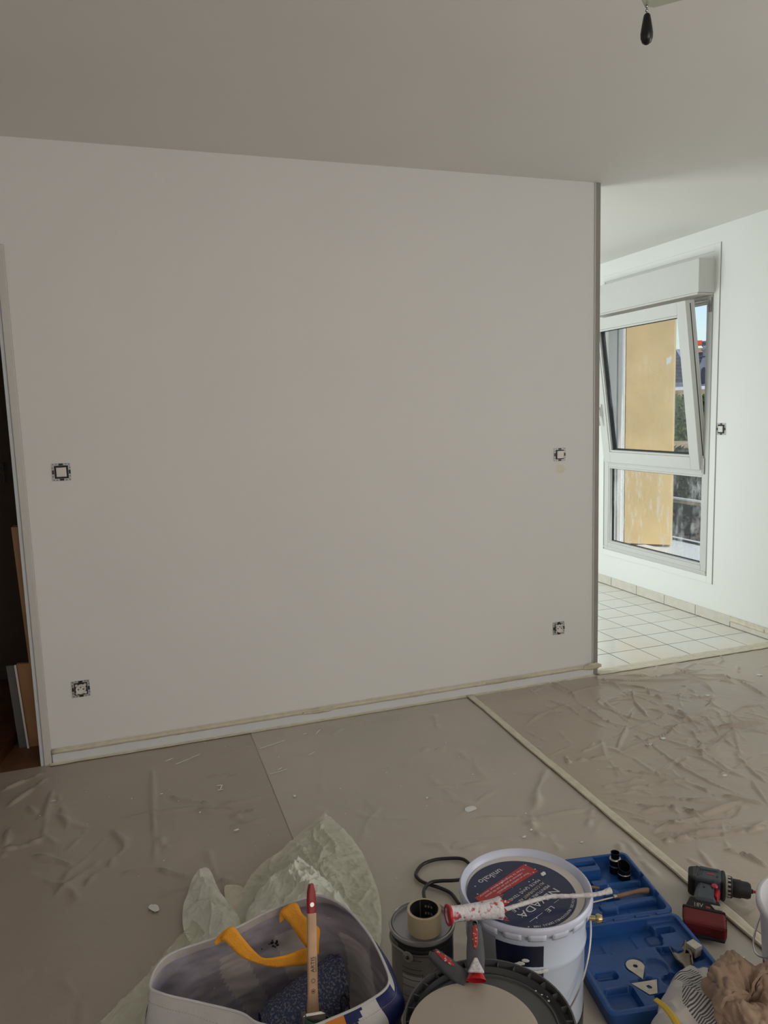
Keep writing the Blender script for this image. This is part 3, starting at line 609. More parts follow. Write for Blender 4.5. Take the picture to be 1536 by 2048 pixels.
MB().box((XW+.175, -1.2, .10), (4.55, 3.2, .25)).build('slab', M['white_out'], bl, bevel=.01)
a = at(1342, 1092, x=4.45); MB().box((4.40, -1.2, .25), (4.50, 3.2, a.z)).build('upstand', M['white_out'], bl, bevel=.01)
b = at(1343, 1001, x=4.46); rl = thing('balcony_rail', 'white pipe rail with a cream board beneath outside the lower pane', 'rail')
MB().tube([(4.46, 3.2, b.z+.025), (4.46, -1.2, b.z+.025)], .012, 10).build('pipe', M['white_out'], rl, smooth=True); MB().box((4.45, -1.2, b.z-.012), (4.47, 3.2, b.z+.012)).build('board', M['stone'], rl)
pl = MB()
for yb_ in (3.1, -1.1): pl.tube([(4.45, yb_, .25), (4.45, yb_, b.z)], .012, 6)
pl.build('end_posts', M['white_out'], rl, smooth=True)
struct(bx('ground_outside', (3.9, -60, -3.2), (90, 90, -3.0), M['asphalt']))
AZ = math.radians(40.9); FD = Vector((math.sin(AZ), math.cos(AZ), 0)); RD = Vector((math.cos(AZ), -math.sin(AZ), 0))
def far(px, py, R): return at(px, py, n=FD, d=FD.dot(CAM)+R)
def fbox(mb, px0, py0, px1, py1, R, th, mi=0, ground=False):
    a, b = far(px0, py0, R), far(px1, py1, R); wd = (b-a).dot(RD); z0 = -3 if ground else b.z
    X = frame((a.x, a.y, 0), RD, FD, (0, 0, 1)); mb.box((0, 0, min(z0, a.z)), (wd, th, max(z0, a.z)), mi, X); return mb
ch = thing('chapel', 'dark slate roofed stone chapel with small gable beyond the hedge', 'building')
R0 = 21
mb = MB(); a = far(1230, 783, R0); X = frame((a.x, a.y, 0), RD, FD, (0, 0, 1)); wd = (far(1391, 783, R0)-a).dot(RD)
z1 = far(1350, 768, R0).z; z2 = far(1350, 694, R0).z
MB().box((0, .3, -3), (wd, 5, z1), 0, X).build('wall', M['dstone'], ch)
MB().add([(-.2, .1, z1), (wd+.2, .1, z1), (wd+.2, 2.6, z2), (-.2, 2.6, z2), (-.2, 5.2, z1), (wd+.2, 5.2, z1)], [(0, 1, 2, 3), (3, 2, 5, 4), (0, 3, 4), (1, 5, 2)], 0, X).build('roof', M['slate'], ch)
mb = MB()
for k in range(9):
    t_ = k/9; mb.box((-.2, .1+2.5*t_-.01, z1+(z2-z1)*t_), (wd+.2, .1+2.5*t_+.03, z1+(z2-z1)*t_+.035), 0, X)
mb.build('slate_courses', M['slate'], ch)
MB().box((-.2, -.05, z1-.12), (wd+.2, .25, z1+.03), 0, X).build('cornice', M['gstone'], ch)
MB().box((-.2, 2.5, z2-.02), (wd+.2, 2.75, z2+.10), 0, X).build('ridge_cap', M['stone'], ch)
a = far(1352, 700, R0-.2); b = far(1369, 728, R0-.2); MB().tube([a, b], .05, 6).build('valley_strip', M['bluem'], ch)
gb = thing('gable_cross', 'small grey stone gable with an arched niche and a cross on top', 'monument')
gx0, gx1, gpy, gby, gpk = far(1398, 775, 18), far(1416, 775, 18), far(1407, 730, 18), far(1407, 766, 18), far(1407, 706, 18)
X = frame((gx0.x, gx0.y, 0), RD, FD, (0, 0, 1)); gw = (gx1-gx0).dot(RD)
Xv = frame((gx0.x, gx0.y, 0), RD, (0, 0, 1), -FD)
MB().prism([(0, -3), (gw, -3), (gw, gpy.z), (gw/2, gpk.z), (0, gpy.z)], -.6, 0, 0, Xv).build('gable_wall', M['gstone'], gb)
MB().prism([(gw*.28, gby.z), (gw*.72, gby.z), (gw*.72, gpy.z-.1)] + [(gw*.5+gw*.22*math.cos(a_*PI/8), gpy.z-.1+gw*.3*math.sin(a_*PI/8)) for a_ in range(1, 8)] + [(gw*.28, gpy.z-.1)], 0.0, .02, 0, Xv).build('niche', M['slate'], gb)
c0 = far(1407, 708, 18); c1 = far(1407, 692, 18); hh = c1.z-c0.z
mb = MB(); mb.box((gw/2-.035, -.03, c0.z-.05), (gw/2+.035, .04, c1.z), 0, X); mb.box((gw/2-hh*.36, -.03, c0.z+hh*.45), (gw/2+hh*.36, .04, c0.z+hh*.70), 0, X)
mb.build('cross', M['gstone'], gb, bevel=.01)
cr = thing('crane_boom', 'orange and grey crane boom against the sky behind the cross', 'crane')
fbox(MB(), 1380, 682, 1404, 690, 30, .3).build('boom_section', M['orange_out'], cr)
fbox(MB(), 1404, 682, 1440, 690, 30, .3).build('boom_section', M['gstone'], cr); a = far(1460, 686, 30)
MB().tube([(a.x, a.y, -3), (a.x, a.y, a.z)], .15, 6).build('mast', M['gstone'], cr)
fbox(MB(), 1404, 684, 1470, 688, 30, .2).build('boom_section', M['gstone'], cr)
sw = thing('stone_wall', 'pale tan stone wall with dark coping above the hedge', 'wall')
fbox(MB(), 1225, 783, 1470, 806, 14, .4, ground=True).build('wall_body', M['stone'], sw, bevel=.02)
fbox(MB(), 1225, 779, 1470, 783, 14, .5).build('coping', M['white_out'], sw)
def hedge(name, label, px0, py0, px1, py1, R, depth, m, n, leaf):
    a, b = far(px0, py0, R), far(px1, py1, R); wd = (b-a).dot(RD); X = frame((a.x, a.y, 0), RD, FD, (0, 0, 1)); r2 = random.Random(5)
    t_ = thing(name, label, 'hedge')
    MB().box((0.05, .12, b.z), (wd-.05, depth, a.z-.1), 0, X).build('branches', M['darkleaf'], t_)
    mb_ = MB()
    for i in range(n):
        side = r2.random() < .75
        x = r2.uniform(0, wd); y = r2.uniform(-.06, .14) if side else r2.uniform(0, depth); z = r2.uniform(b.z, a.z) if side else a.z+r2.uniform(-.12, .05)
        u = Vector((r2.uniform(-1, 1), r2.uniform(-1, .2), r2.uniform(-1, 1))).normalized(); v = u.cross(Vector((r2.uniform(-1, 1), r2.uniform(-1, 1), r2.uniform(-1, 1)))).normalized()
        c_ = Vector((x, y, z)); l = leaf*r2.uniform(.6, 1.3)
        mb_.add([c_-u*l, c_+v*l*.45, c_+u*l, c_-v*l*.45], [(0, 1, 2, 3)], 0, X)
    o = mb_.build('leaves', m, t_, fix=False); o['kind'] = 'stuff'; return t_
hedge('hedge', 'sunlit yellow-green leafy hedge seen through the upper sash', 1225, 806, 1470, 893, 10, 1.0, M['leaf'], 9000, .05)
tw = thing('low_wall', 'rough grey stone wall top below the hedge', 'wall')
fbox(MB(), 1225, 890, 1470, 903, 9, .8).build('wall_cap', M['stone'], tw, bevel=.03); fbox(MB(), 1225, 903, 1470, 960, 9.05, .7, ground=True).build('wall_body', M['dstone'], tw)
hedge('shrub_bank', 'dark shrub bank seen through the top of the lower pane', 1225, 915, 1470, 1000, 8, .8, M['darkleaf'], 3500, .05)
# parked cars in the street below, seen through the dirty lower pane
def car(px, py, R, body, label):
    c_ = far(px, py, R); t_ = thing('parked_car', label, 'car', (c_.x, c_.y, -3), -AZ)
    prof = [(-2.1, .35), (-2.1, .75), (-1.9, .95), (-1.2, 1.0), (-.6, 1.42), (.7, 1.45), (1.4, 1.02), (2.0, .9), (2.15, .6), (2.1, .35)]
    X = frame((0, .85, 0), (1, 0, 0), (0, 0, 1), (0, -1, 0))
    MB().prism(prof, 0, 1.7, 0, X).build('body', body, t_, bevel=.06)
    MB().prism([(-1.1, 1.0), (-.6, 1.36), (.65, 1.38), (1.2, 1.03)], -.01, 1.71, 0, X).build('windows', M['gasket'], t_)
    for x in (-1.35, 1.35):
        for s_ in (-.8, .8): MB().lathe([(0, -.1), (.3, -.1), (.32, 0), (.3, .1), (0, .1)], 20, 0, Matrix.Translation((x, s_, .32)) @ Matrix.Rotation(PI/2, 4, 'X')).build('wheel', M['blackm'], t_)
car(1376, 1030, 7.5, M['slate'], 'dark grey parked car in the street below the balcony')
car(1400, 1015, 10.5, M['redp'], 'dark red parked car farther off in the street')
# ------------------------------------------------------------------ ceiling light with pull chain
lp = at(1291, 21, y=-2.2)
pd = thing('pendant_light', 'square frosted glass ceiling light plate with a beaded pull chain and black teardrop pull', 'light', (lp.x, lp.y, lp.z))
u1 = Vector((math.sin(math.radians(-43)), math.cos(math.radians(-43)), 0)); u2 = Vector((math.sin(math.radians(48.3)), math.cos(math.radians(48.3)), 0))
S = .32
def pt(a, b): v = -u1*a*S-u2*b*S; return (v.x, v.y)
poly = [pt(.04, 0), pt(1-.04, 0), pt(1, .04), pt(1, .96), pt(.96, 1), pt(.04, 1), pt(0, .96), pt(0, .04)]
MB().prism(poly, 0, .006).build('glass_plate', M['frost'], pd, bevel=.002)
cx, cy_ = pt(.5, .5); zc = H-lp.z
MB().lathe([(0, .06), (.09, .06), (.09, .0), (.05, -.02), (0, -.02)], 32, 0, Matrix.Translation((cx, cy_, zc-.06))).build('ceiling_cap', M['whitep'], pd, smooth=True)
MB().tube([(cx, cy_, zc-.07), (cx, cy_, .06)], .006, 10).lathe([(0, .06), (.035, .055), (.035, .006)], 24, 0, Matrix.Translation((cx, cy_, 0))).build('stem', M['steel'], pd, smooth=True)
dt = at(1294, 27, y=-2.215)-lp
mb = MB(); zt = dt.z
for k in range(20):
    z = zt+.004+k*.0062
    mb.lathe([(0, -.0026), (.0018, -.0018), (.0026, 0), (.0018, .0018), (0, .0026)], 8, 0, Matrix.Translation((dt.x-.0005, dt.y, z)))
mb.tube([(dt.x-.0005, dt.y, zt), (dt.x-.0005, dt.y, zt+.13)], .0006, 5)
mb.tube([(dt.x-.0005, dt.y, zt+.125), (cx*.3, cy_*.3, zt+.15), (cx, cy_, zt+.16)], .0012, 5).build('pull_chain', M['chain'], pd, smooth=True)
MB().lathe([(0, 0), (.0035, -.0005), (.0052, -.003), (.0066, -.010), (.0084, -.020), (.0098, -.030), (.0094, -.037), (.0072, -.043), (.003, -.0462), (0, -.047)], 28, 0, Matrix.Translation((dt.x, dt.y, zt))).build('pull_knob', M['black'], pd, smooth=True)
# ------------------------------------------------------------------ big white paint pail
PC = Vector((.793, -1.878, .0035)); PZ = .33; PR = .140
pail = thing('paint_pail', 'large white metal paint pail with a round navy label on its lid', 'paint pail', PC)
prof = [(.0, .0), (.126, .0), (.1285, .004), (.130, .06), (.1335, .215), (.1365, .222), (.1375, .228), (.1365, .234), (.1345, .240), (.138, .292), (.1405, .300), (.1405, .312), (.137, .318)]
MB().lathe(prof, 72).build('pail_body', M['pail'], pail, smooth=True, angle=60)
lidp = [(.0, .318), (.122, .318), (.126, .316), (.134, .316), (.139, .322), (.1425, .330), (.147, .332), (.1505, .329), (.1515, .322), (.1505, .315), (.148, .312)]
ld = MB().lathe(lidp, 72).build('lid', M['lidrim'], pail, smooth=True, angle=50)
MB().lathe([(0, .3186), (.1335, .3186), (.1335, .3170)], 72).build('lid_panel', M['lidw'], ld, smooth=True)
# crimped lugs round the lid edge
lug = MB()
for k in range(18):
    a0 = 2*PI*k/18+.05; n = 5; wdt = .26; P = []
    for i in range(n+1):
        a_ = a0+wdt*i/n; P.append([((r)*math.cos(a_), (r)*math.sin(a_), z) for r, z in ((.1510, .318), (.1508, .312), (.1500, .306), (.1485, .303))])
    lug.grid(P)
lug.build('lid_lugs', M['lidrim'], pail, smooth=True, solid=.0012)
# label printed on the lid
LC = Vector((.780-PC.x, -1.884-PC.y, .3190)); EA = math.radians(-158.67); LR = .1235
XL_ = Matrix.Translation(LC) @ Matrix.Rotation(EA, 4, 'Z')
lab = MB().lathe([(0, .0006), (LR, .0006), (LR, 0)], 72, 0, XL_).build('lid_label', M['navy'], pail)
MB().prism([(-.0905, -.0655), (.0925, -.0595), (.0925, -.0305), (-.0935, -.0240)], .0008, .0011, 0, XL_).build('banner', M['banner'], lab)
L2 = XL_ @ Matrix.Translation((0, 0, .0012))
def line(mb, s, size, x0, x1, y, mi=0, dy=0): 
    ang = math.atan2(dy, x1-x0); return txt(mb, s, size, L2 @ Matrix.Translation((x0, y, 0)) @ Matrix.Rotation(ang, 4, 'Z'), mi, fit=(x1-x0))
mb = MB()
line(mb, 'unikalo', .025, -.034, .040, -.0945, 0, -.003)
line(mb, 'NEVADA', .0265, -.070, .064, .0395, 0, .003)
line(mb, 'LE', .0155, -.0145, .008, .0745)
line(mb, 'PEINTURE SPÉCIALE', .0115, -.0675, .066, .0245, 0, .006) if False else None
line(mb, 'PEINTURE S', .0115, -.0675, .004, .0225, 0, .003); line(mb, 'LE', .0115, .046, .0635, .0270)
line(mb, 'AU COUVRANT AB', .0115, -.0670, .028, .0080, 1, .006); line(mb, 'ALE', .0115, .044, .066, .0135, 1)
line(mb, 'MATE SANS TENSION', .0115, -.0680, .064, -.0055, 0, .003)
mb.box((-.043, .0728, 0), (-.025, .0734, .0003), 0, L2); mb.box((.020, .0758, 0), (.064, .0764, .0003), 0, L2)
line(mb, 'Vous en main une', .0, 0, .001, 0) if False else None
for i, (s, x0, x1) in enumerate((('Pour un confort d\u2019application', -.070, .040), ('refermer le pot en cas de pause', -.060, .070), ('Tirer la languette pour ouvrir', -.076, .080))): line(mb, s, .0080, x0, x1, -.037-.0095*i-.001)
s = 'CHOIX DES PROFESSIONNELS DEPUIS 1988'; RA = .1155
a_s = math.atan2(.0925, -.0735); a_e = math.atan2(.0900, .0690)
for i, chx in enumerate(s):
    g = a_s+(a_e-a_s)*(i+.5)/len(s); R_ = .1125
    txt(mb, chx, .0085, L2 @ Matrix.Rotation(g, 4, 'Z') @ Matrix.Translation((R_, 0, 0)) @ Matrix.Rotation(-PI/2, 4, 'Z'), 0, align='CENTER')
for px_, py_ in ((.078, .0845), (-.083, .082)): mb.lathe([(0, .0002), (.0018, .0002)], 6, 0, L2 @ Matrix.Translation((px_, py_, 0)))
mb.build('lettering', [M['ink'], M['inkp']], lab, fix=False)
mb = MB()
for k in range(26):
    x, y = rr.uniform(-.1, .1), rr.uniform(-.1, .1)
    if math.hypot(x, y) < .115:
        s_ = rr.uniform(.0006, .0022); mb.lathe([(0, .0005), (s_, .0002)], 6, 0, L2 @ Matrix.Translation((x, y, 0)))
for k in range(4): mb.lathe([(0, .0008), (.004, .0002)], 7, 0, L2 @ Matrix.Translation((-.098+k*.003, -.012+.004*(k % 2), 0)))
mb.build('paint_specks', M['drip'], lab, fix=False)['kind'] = 'stuff'
# wrapped body label: navy block toward the camera, blue foot on the right
def wrap(parent, name, m, a0, a1, z0, z1, r, n=24, rz=None):
    rf = rz or (lambda z: r)
    P = [[(rf(z)*math.cos(a0+(a1-a0)*i/n), rf(z)*math.sin(a0+(a1-a0)*i/n), z) for i in range(n+1)] for z in (z0, (z0+z1)/2, z1)]
    return MB().grid(P).build(name, m, parent, solid=.0006, smooth=True)
def prad(z): return np.interp(z, [0, .06, .215, .228, .240, .292], [.1285, .130, .1335, .1375, .1345, .138])+.0016
def pwrap(name, m, a0, a1, z0, z1, n=28, k=12):
    P = [[((prad(z))*math.cos(a0+(a1-a0)*i/n), (prad(z))*math.sin(a0+(a1-a0)*i/n), z) for i in range(n+1)] for z in np.linspace(z0, z1, k)]
    return MB().grid(P).build(name, m, pail, smooth=True)
D = math.radians
pwrap('body_label', M['navy2'], D(-146), D(-103), .05, .284)
pwrap('body_label', mat('grey silver label', srgb(150, 152, 158), .35, noise_amt=.15, noise_scale=30), D(-195), D(-146.5), .05, .290)
pwrap('foot_band', M['navy2'], D(-60), D(20), .0045, .05)
P = at(1180, 1828, z=.24); lx, ly = P.x-PC.x, P.y-PC.y; g = D(-28)
kn = MB().tube([(.138*math.cos(g), .138*math.sin(g), .262), (.158*math.cos(g), .158*math.sin(g), .262)], .006, 12); kn.lathe([(0, .016), (.008, .012), (.011, .004), (.009, -.002), (0, -.004)], 16, 0, Matrix.Translation((.160*math.cos(g), .160*math.sin(g), .262)) @ Matrix.Rotation(g, 4, 'Z') @ Matrix.Rotation(PI/2, 4, 'Y'))
kn.build('handle_rivet', M['brass'], pail, smooth=True)
MB().tube(smoothpath([(.147*math.cos(g-.12*k_)*(1), .147*math.sin(g-.12*k_), .262-.018*k_) for k_ in range(9)], 4), .0022, 8).build('wire_handle', M['steel'], pail, smooth=True)
mb = MB()
for (a_, z, dx) in ((-126, .238, .0), (-128, .233, 0), (-123, .242, 0), (-119, .250, 0), (-114, .222, 0), (-110, .224, 0), (-106, .225, 0), (-102, .227, 0)):
    r_ = prad(z)+.001; X = Matrix.Rotation(D(a_), 4, 'Z') @ Matrix.Translation((r_, 0, z)) @ Matrix.Rotation(PI/2, 4, 'Y')
    mb.lathe([(0, .001), (.004, .0006), (.0055, 0)], 7, 0, X @ Matrix.Diagonal((.8, 1.6, 1, 1)))
mb.build('paint_runs', M['drip'], pail)
# ------------------------------------------------------------------ paint-crusted roller frame lying on the pail
rf = thing('paint_roller', 'paint-crusted red roller handle with a white-caked wire rod lying across the pail lid', 'paint roller')
a = Vector((.572, -1.942, .362)); b = Vector((.693, -1.950, .352)); ax = (b-a).normalized()
pts = [a.lerp(b, t) for t in (0, .04, .15, .35, .6, .8, .92, 1.0)]
rad = [.0185, .0165, .0150, .0150, .0160, .0180, .0200, .0225]
MB().tube(pts, rad, 20, caps=False).build('handle', M['redw'], rf, smooth=True, solid=.002)
MB().tube([a-ax*.001, a+ax*.006], [.0195, .0180], 20, caps=False).build('handle_mouth', M['red'], rf, smooth=True, solid=.004)
MB().tube([a+ax*.004, a+ax*.06], [.0140, .0120], 20).build('handle_core', M['red'], rf, smooth=True)
mb = MB(); c = b
for k in range(9):
    g = 2*PI*k/9; u_ = ax.cross(Vector((0, 0, 1))).normalized(); v_ = u_.cross(ax)
    d1 = u_*math.cos(g)+v_*math.sin(g); d2 = u_*math.cos(g+.7)+v_*math.sin(g+.7)
    L_ = .012+.012*abs(nz(k*1.7, 2)); mb.add([c+d1*.0225-ax*.002, c+d2*.0225-ax*.002, c+(d1+d2)*.011+ax*L_*(1.2 if k % 2 else .4)+(d1+d2)*.003], [(0, 1, 2)])
mb.build('torn_collar', M['redw2'], rf, solid=.001)
pr = smoothpath([(.680, -1.950, .350), (.70, -1.950, .346), (.755, -1.944, .343), (.815, -1.943, .3425), (.86, -1.957, .342), (.915, -1.972, .3415), (.956, -1.975, .343)], 8)
MB().tube(pr, [.0048*(1+.35*nz(i*.7, 1))+(.002 if i > len(pr)-5 else 0) for i in range(len(pr))], 12).build('wire_rod', M['crust'], rf, smooth=True)
# ------------------------------------------------------------------ small paint can with a roll of tape on it
CC = Vector((.596, -1.724, .0035))
can = thing('paint_can', 'smaller grey paint can with a recessed tin lid left of the big pail', 'paint can', CC)
MB().lathe([(0, 0), (.074, 0), (.0765, .003), (.0755, .008), (.0755, .168)], 64).build('can_body', M['can'], can, smooth=True, angle=60)
MB().lathe([(.0755, .168), (.0775, .172), (.0775, .178), (.0758, .180)], 64).build('can_shoulder', M['blackm'], can, smooth=True)
MB().lathe([(.0765, .178), (.0800, .181), (.0808, .186), (.0795, .190), (.0765, .190), (.0750, .186), (.0730, .184), (.0715, .188), (.0695, .188), (.0680, .180), (.0650, .1795), (0, .1795)], 64).build('can_lid', M['tin'], can, smooth=True, angle=50)
MB().lathe([(.0797, .1905), (.0765, .1912), (.0752, .1895)], 64).build('rim_edge', M['tinrim'], can, smooth=True)
ca = lambda n_, m_, a0, a1, z0, z1, r=.0760: wrap(can, n_, m_, D(a0), D(a1), z0, z1, r)
ca('label_panel', M['can2'], -150, -82, .020, .100, .0762); ca('black_panel', M['blackm'], -72, -40, .060, .168, .0763); ca('dark_band', M['blackm'], -160, -72, .158, .168, .0763)
mb = MB()
for z in (.142, .118, .106, .090, .072, .045, .028):
    for (r_, a0, a1) in ((.0772, -150, -112),):
        P = [[(r_*math.cos(D(a0+(a1-a0)*i/12)), r_*math.sin(D(a0+(a1-a0)*i/12)), z+dz) for i in range(13)] for dz in (0, .0013)]; mb.grid(P)
P = [[(.0772*math.cos(D(a)), .0772*math.sin(D(a)), z) for a in (-112, -111.3)] for z in (.02, .11)]; mb.grid(P)
P = [[(.0772*math.cos(D(-150+78*i/12)), .0772*math.sin(D(-150+78*i/12)), .152+dz) for i in range(13)] for dz in (0, .0012)]; mb.grid(P)
mb.build('print_lines', M['inkk'], can, fix=False)
def badge(a_, z, s_, m_, nm='badge'):
    X = Matrix.Rotation(D(a_), 4, 'Z') @ Matrix.Translation((.0772, 0, z)) @ Matrix.Rotation(PI/2, 4, 'Y'); MB().lathe([(0, .0004), (s_, .0004), (s_, 0)], 14, 0, X).build(nm, m_, can)
badge(-98, .094, .006, M['inky']); badge(-88, .094, .006, M['inkr']); badge(-62, .124, .004, M['inkr'])
mb = MB()
for (a_, z) in ((-106, .100), (-106, .088)): 
    X = Matrix.Rotation(D(a_), 4, 'Z') @ Matrix.Translation((.0775, 0, z)); mb.box((0, -.004, -.004), (.0004, .004, .004), 0, X); mb.box((.0004, -.0022, -.0022), (.0007, .0022, .0022), 1, X)
mb.box((0, -.0015, -.0015), (.0004, .0015, .0015), 0, Matrix.Rotation(D(-104), 4, 'Z') @ Matrix.Translation((.0775, 0, .07)))
mb.build('print_symbols', [M['inkk'], M['ink']], can)
# printed swirl on the label panel
mb = MB()
for k in range(6):
    pts_ = []
    for j in range(7):
        rho = .004+.011*j/6; th = k*PI/3+j*.22; a_ = -90+math.degrees(rho*math.cos(th)/.077); pts_.append((.0772*math.cos(D(a_)), .0772*math.sin(D(a_)), .132+rho*math.sin(th)))
    mb.tube(pts_, .0005, 5)
mb.build('swirl_mark', M['dgrey'], can)
g = D(-168); ear = MB().lathe([(0, .003), (.011, .003), (.014, 0)], 20, 0, Matrix.Rotation(D(-138), 4, 'Z') @ Matrix.Translation((.0765, 0, .148)) @ Matrix.Rotation(PI/2, 4, 'Y'))
ear.build('handle_ear', M['can2'], can, smooth=True)
MB().lathe([(.0, .0045), (.004, .0045), (.005, .003)], 14, 0, Matrix.Rotation(D(-138), 4, 'Z') @ Matrix.Translation((.0765, 0, .148)) @ Matrix.Rotation(PI/2, 4, 'Y')).build('ear_hole', M['inkk'], can)
MB().tube(smoothpath([(.079*math.cos(D(-138-a_)), .079*math.sin(D(-138-a_)), .148+z_) for a_, z_ in ((0, 0), (8, .010), (22, .012), (40, .008), (70, .004), (100, .0), (140, .0), (175, 0))], 6), .0024, 8).build('wire_handle', M['can2'], can, smooth=True)
tr = thing('tape_roll', 'beige masking tape roll standing on the lid of the grey can', 'tape', (.592, -1.752, .1950))
MB().lathe([(.0340, .0), (.0405, .0), (.0405, .050), (.0340, .050)], 56).build('tape_windings', M['tapeside'], tr, smooth=True, angle=50)
MB().lathe([(.0341, .0005), (.0341, .0505), (.0325, .0505), (.0325, .0)], 56).build('cardboard_core', M['card'], tr, smooth=True, angle=50)
mb = MB()
for row in range(2):
    for k in range(3):
        a_ = D(62-13*k); z = .034-.018*row; X = Matrix.Rotation(a_, 4, 'Z') @ Matrix.Translation((.0322, 0, z)); mb.box((0, -.0022, -.003), (.0002, .0022, .003), 0, X)
X = Matrix.Rotation(D(86), 4, 'Z') @ Matrix.Translation((.0322, 0, 0)); mb.box((0, -.0004, .001), (.0003, .0004, .049), 0, X)
mb.build('core_print', M['can2'], tr)
# black cable behind the can
def hose(L, z=.006): return [at(x, y, z=z) for x, y in L]
cb = smoothpath([(.93, -1.30, .012), *hose([(950, 1765), (943, 1738), (935, 1724), (920, 1717), (893, 1717), (868, 1720), (845, 1729), (832, 1746), (836, 1757), (850, 1766), (880, 1776), (902, 1787), (918, 1808)], .012)][1:], 8)
cb2 = smoothpath([*hose([(925, 1759), (905, 1761), (880, 1762), (860, 1766), (848, 1780), (849, 1796), (856, 1812)], .024)], 8)
ct = thing('black_cable', 'looped black cable lying on the dust sheet behind the pail and can', 'cable')
MB().tube(cb, .0052, 12).build('cable_loop', M['black'], ct, smooth=True); MB().tube(cb2, .0052, 12).build('cable_loop', M['black'], ct, smooth=True)
# ------------------------------------------------------------------ dark grey tub with its ribbed lid, and a beige disc on it
TC = Vector((.543, -2.193, .0035))
tub = thing('grey_tub', 'dark grey plastic tub with a ribbed rim lid in front of the pail', 'tub', TC)
MB().lathe([(0, 0), (.118, 0), (.122, .004), (.140, .295), (.143, .300), (.143, .312), (.140, .314)], 72).build('tub_body', M['tub'], tub, smooth=True)
tl = MB().lathe([(0, .314), (.122, .314), (.1235, .318), (.1255, .318), (.127, .314), (.134, .312), (.136, .318), (.1375, .325), (.1385, .318), (.140, .312), (.149, .312), (.1505, .330), (.1535, .330), (.155, .325), (.154, .290), (.151, .290)], 80).build('tub_lid', M['tub'], tub, smooth=True, angle=35)
rb = MB().box((.138, -.0008, .310), (.151, .0008, .327)).build('lid_rib', M['tub'], tl)
for k in range(28):
    o = rb if k == 0 else rb.copy()
    if k: COL.objects.link(o); o.parent = tl
    o.rotation_euler = (0, 0, 2*PI*(k+.4)/28)
MB().lathe([(0, .001), (.012, .001), (.015, 0)], 10, 0, Matrix.Rotation(D(-170), 4, 'Z') @ Matrix.Translation((.1548, 0, .300)) @ Matrix.Rotation(PI/2, 4, 'Y')).build('paint_drip', M['drip'], tub)
mb = MB()
for (a_, r_, s_) in ((10, .137, .003), (14, .13, .002), (20, .128, .002), (6, .131, .0025), (150, .128, .002), (135, .132, .0015)): mb.lathe([(0, .001), (s_, 0)], 7, 0, Matrix.Translation((r_*math.cos(D(a_)), r_*math.sin(D(a_)), .3165)))
mb.build('paint_specks', M['drip'], tl)['kind'] = 'stuff'
tag(MB().lathe([(0, 0), (.112, 0), (.1155, .002), (.1165, .006), (.1155, .0095), (.110, .0105), (0, .0105)], 80).build('beige_disc', M['disc'], smooth=True, loc=(.501, -2.218, .334), angle=50), 'smooth round beige lid lying on the grey tub lid', 'lid')
# the two filling knives: grips stick out over the rim, blades are under the disc
def knife(name, label, a, b, z0, z1, L, tip=False):
    A = Vector((a[0], a[1], z0)); B = Vector((b[0], b[1], z1)); t_ = thing(name, label, 'filling knife', A)
    d_ = (B-A).normalized(); u_ = d_.cross(Vector((0, 0, 1))).normalized(); v_ = u_.cross(d_)
    X = frame((0, 0, 0), d_, u_, v_)   # x along grip, y sideways, z up
    N = 16; P = []
    for i in range(N+1):
        s_ = i/N; hw = .0178*(.78+.22*math.sin(PI*min(1, s_*1.15)**.8))*(1 if s_ < .9 else math.sqrt(max(.05, 1-((s_-.9)/.105)**2))); ht = .0125*(.8+.2*math.sin(PI*s_))*(1 if s_ < .9 else math.sqrt(max(.05, 1-((s_-.9)/.105)**2)))
        P.append([X @ Vector((s_*L, hw*math.cos(g_), ht*math.sin(g_))) for g_ in [2*PI*k/20 for k in range(21)]])
    gm = MB().grid(P); gm.add([P[-1][k] for k in range(20)], [tuple(range(20))]); gm.build('grip', M['grip'], t_, smooth=True)
    P = []
    for i in range(9):
        s_ = .38+.5*i/8; w_ = .0058*math.sqrt(max(.04, 1-((i-4)/4.15)**2)); ht = .0125*(.8+.2*math.sin(PI*s_))
        P.append([X @ Vector((s_*L, w_*k, ht*math.sqrt(max(0, 1-(w_*k/.0178)**2))+.0008)) for k in (-1, -.5, 0, .5, 1)])
    MB().grid(P).build('grip_inlay', M['redw2'], t_, smooth=True, solid=.001)
    MB().prism([(-.005, -.008), (0, -.009), (0, .009), (-.005, .008)], -.0015, .0015, 0, X).build('tang', M['steel'], t_)
    MB().lathe([(.0045, -.0115), (.0045, .0115)], 12, 0, X @ Matrix.Translation((L*.93, 0, 0))).build('hang_hole', M['inkk'], t_)
    if tip:
        P = []
        for i in range(7):
            s_ = -.016+.022*i/6; w_ = .019-.0075*i/6; P.append([X @ Vector((s_, w_*math.cos(g_), .0058*math.sin(g_)+.001)) for g_ in [2*PI*k/16 for k in range(17)]])
        MB().grid(P).build('bolster', M['red'], t_, smooth=True)
        P = []
        for i in range(8):
            s_ = -.008+.032*i/7; w_ = .0150*(1-i/8.5); P.append([X @ Vector((s_, w_*k, .0125+.002*nz(i, k*2))) for k in (-1, -.5, 0, .5, 1)])
        MB().grid(P).build('dried_filler', M['crust'], t_, smooth=True, solid=.004)
    MB().prism([(-.11, -.03), (-.008, -.016), (-.008, .016), (-.11, .03)], -.0006, .0006, 0, frame((0, 0, -.0255 if tip else -.0105), (d_.x, d_.y, 0), (u_.x, u_.y, 0), (0, 0, 1))).build('blade', M['steel'], t_)
knife('filling_knife', 'filling knife with grey and red grip pointing straight away, white filler on its neck', (.556, -2.113), (.604, -2.008), .359, .370, .125, True)
knife('filling_knife', 'shorter-looking filling knife, grey and red grip angled to the left over the tub rim', (.541, -2.110), (.508, -2.040), .342, .352, .098)
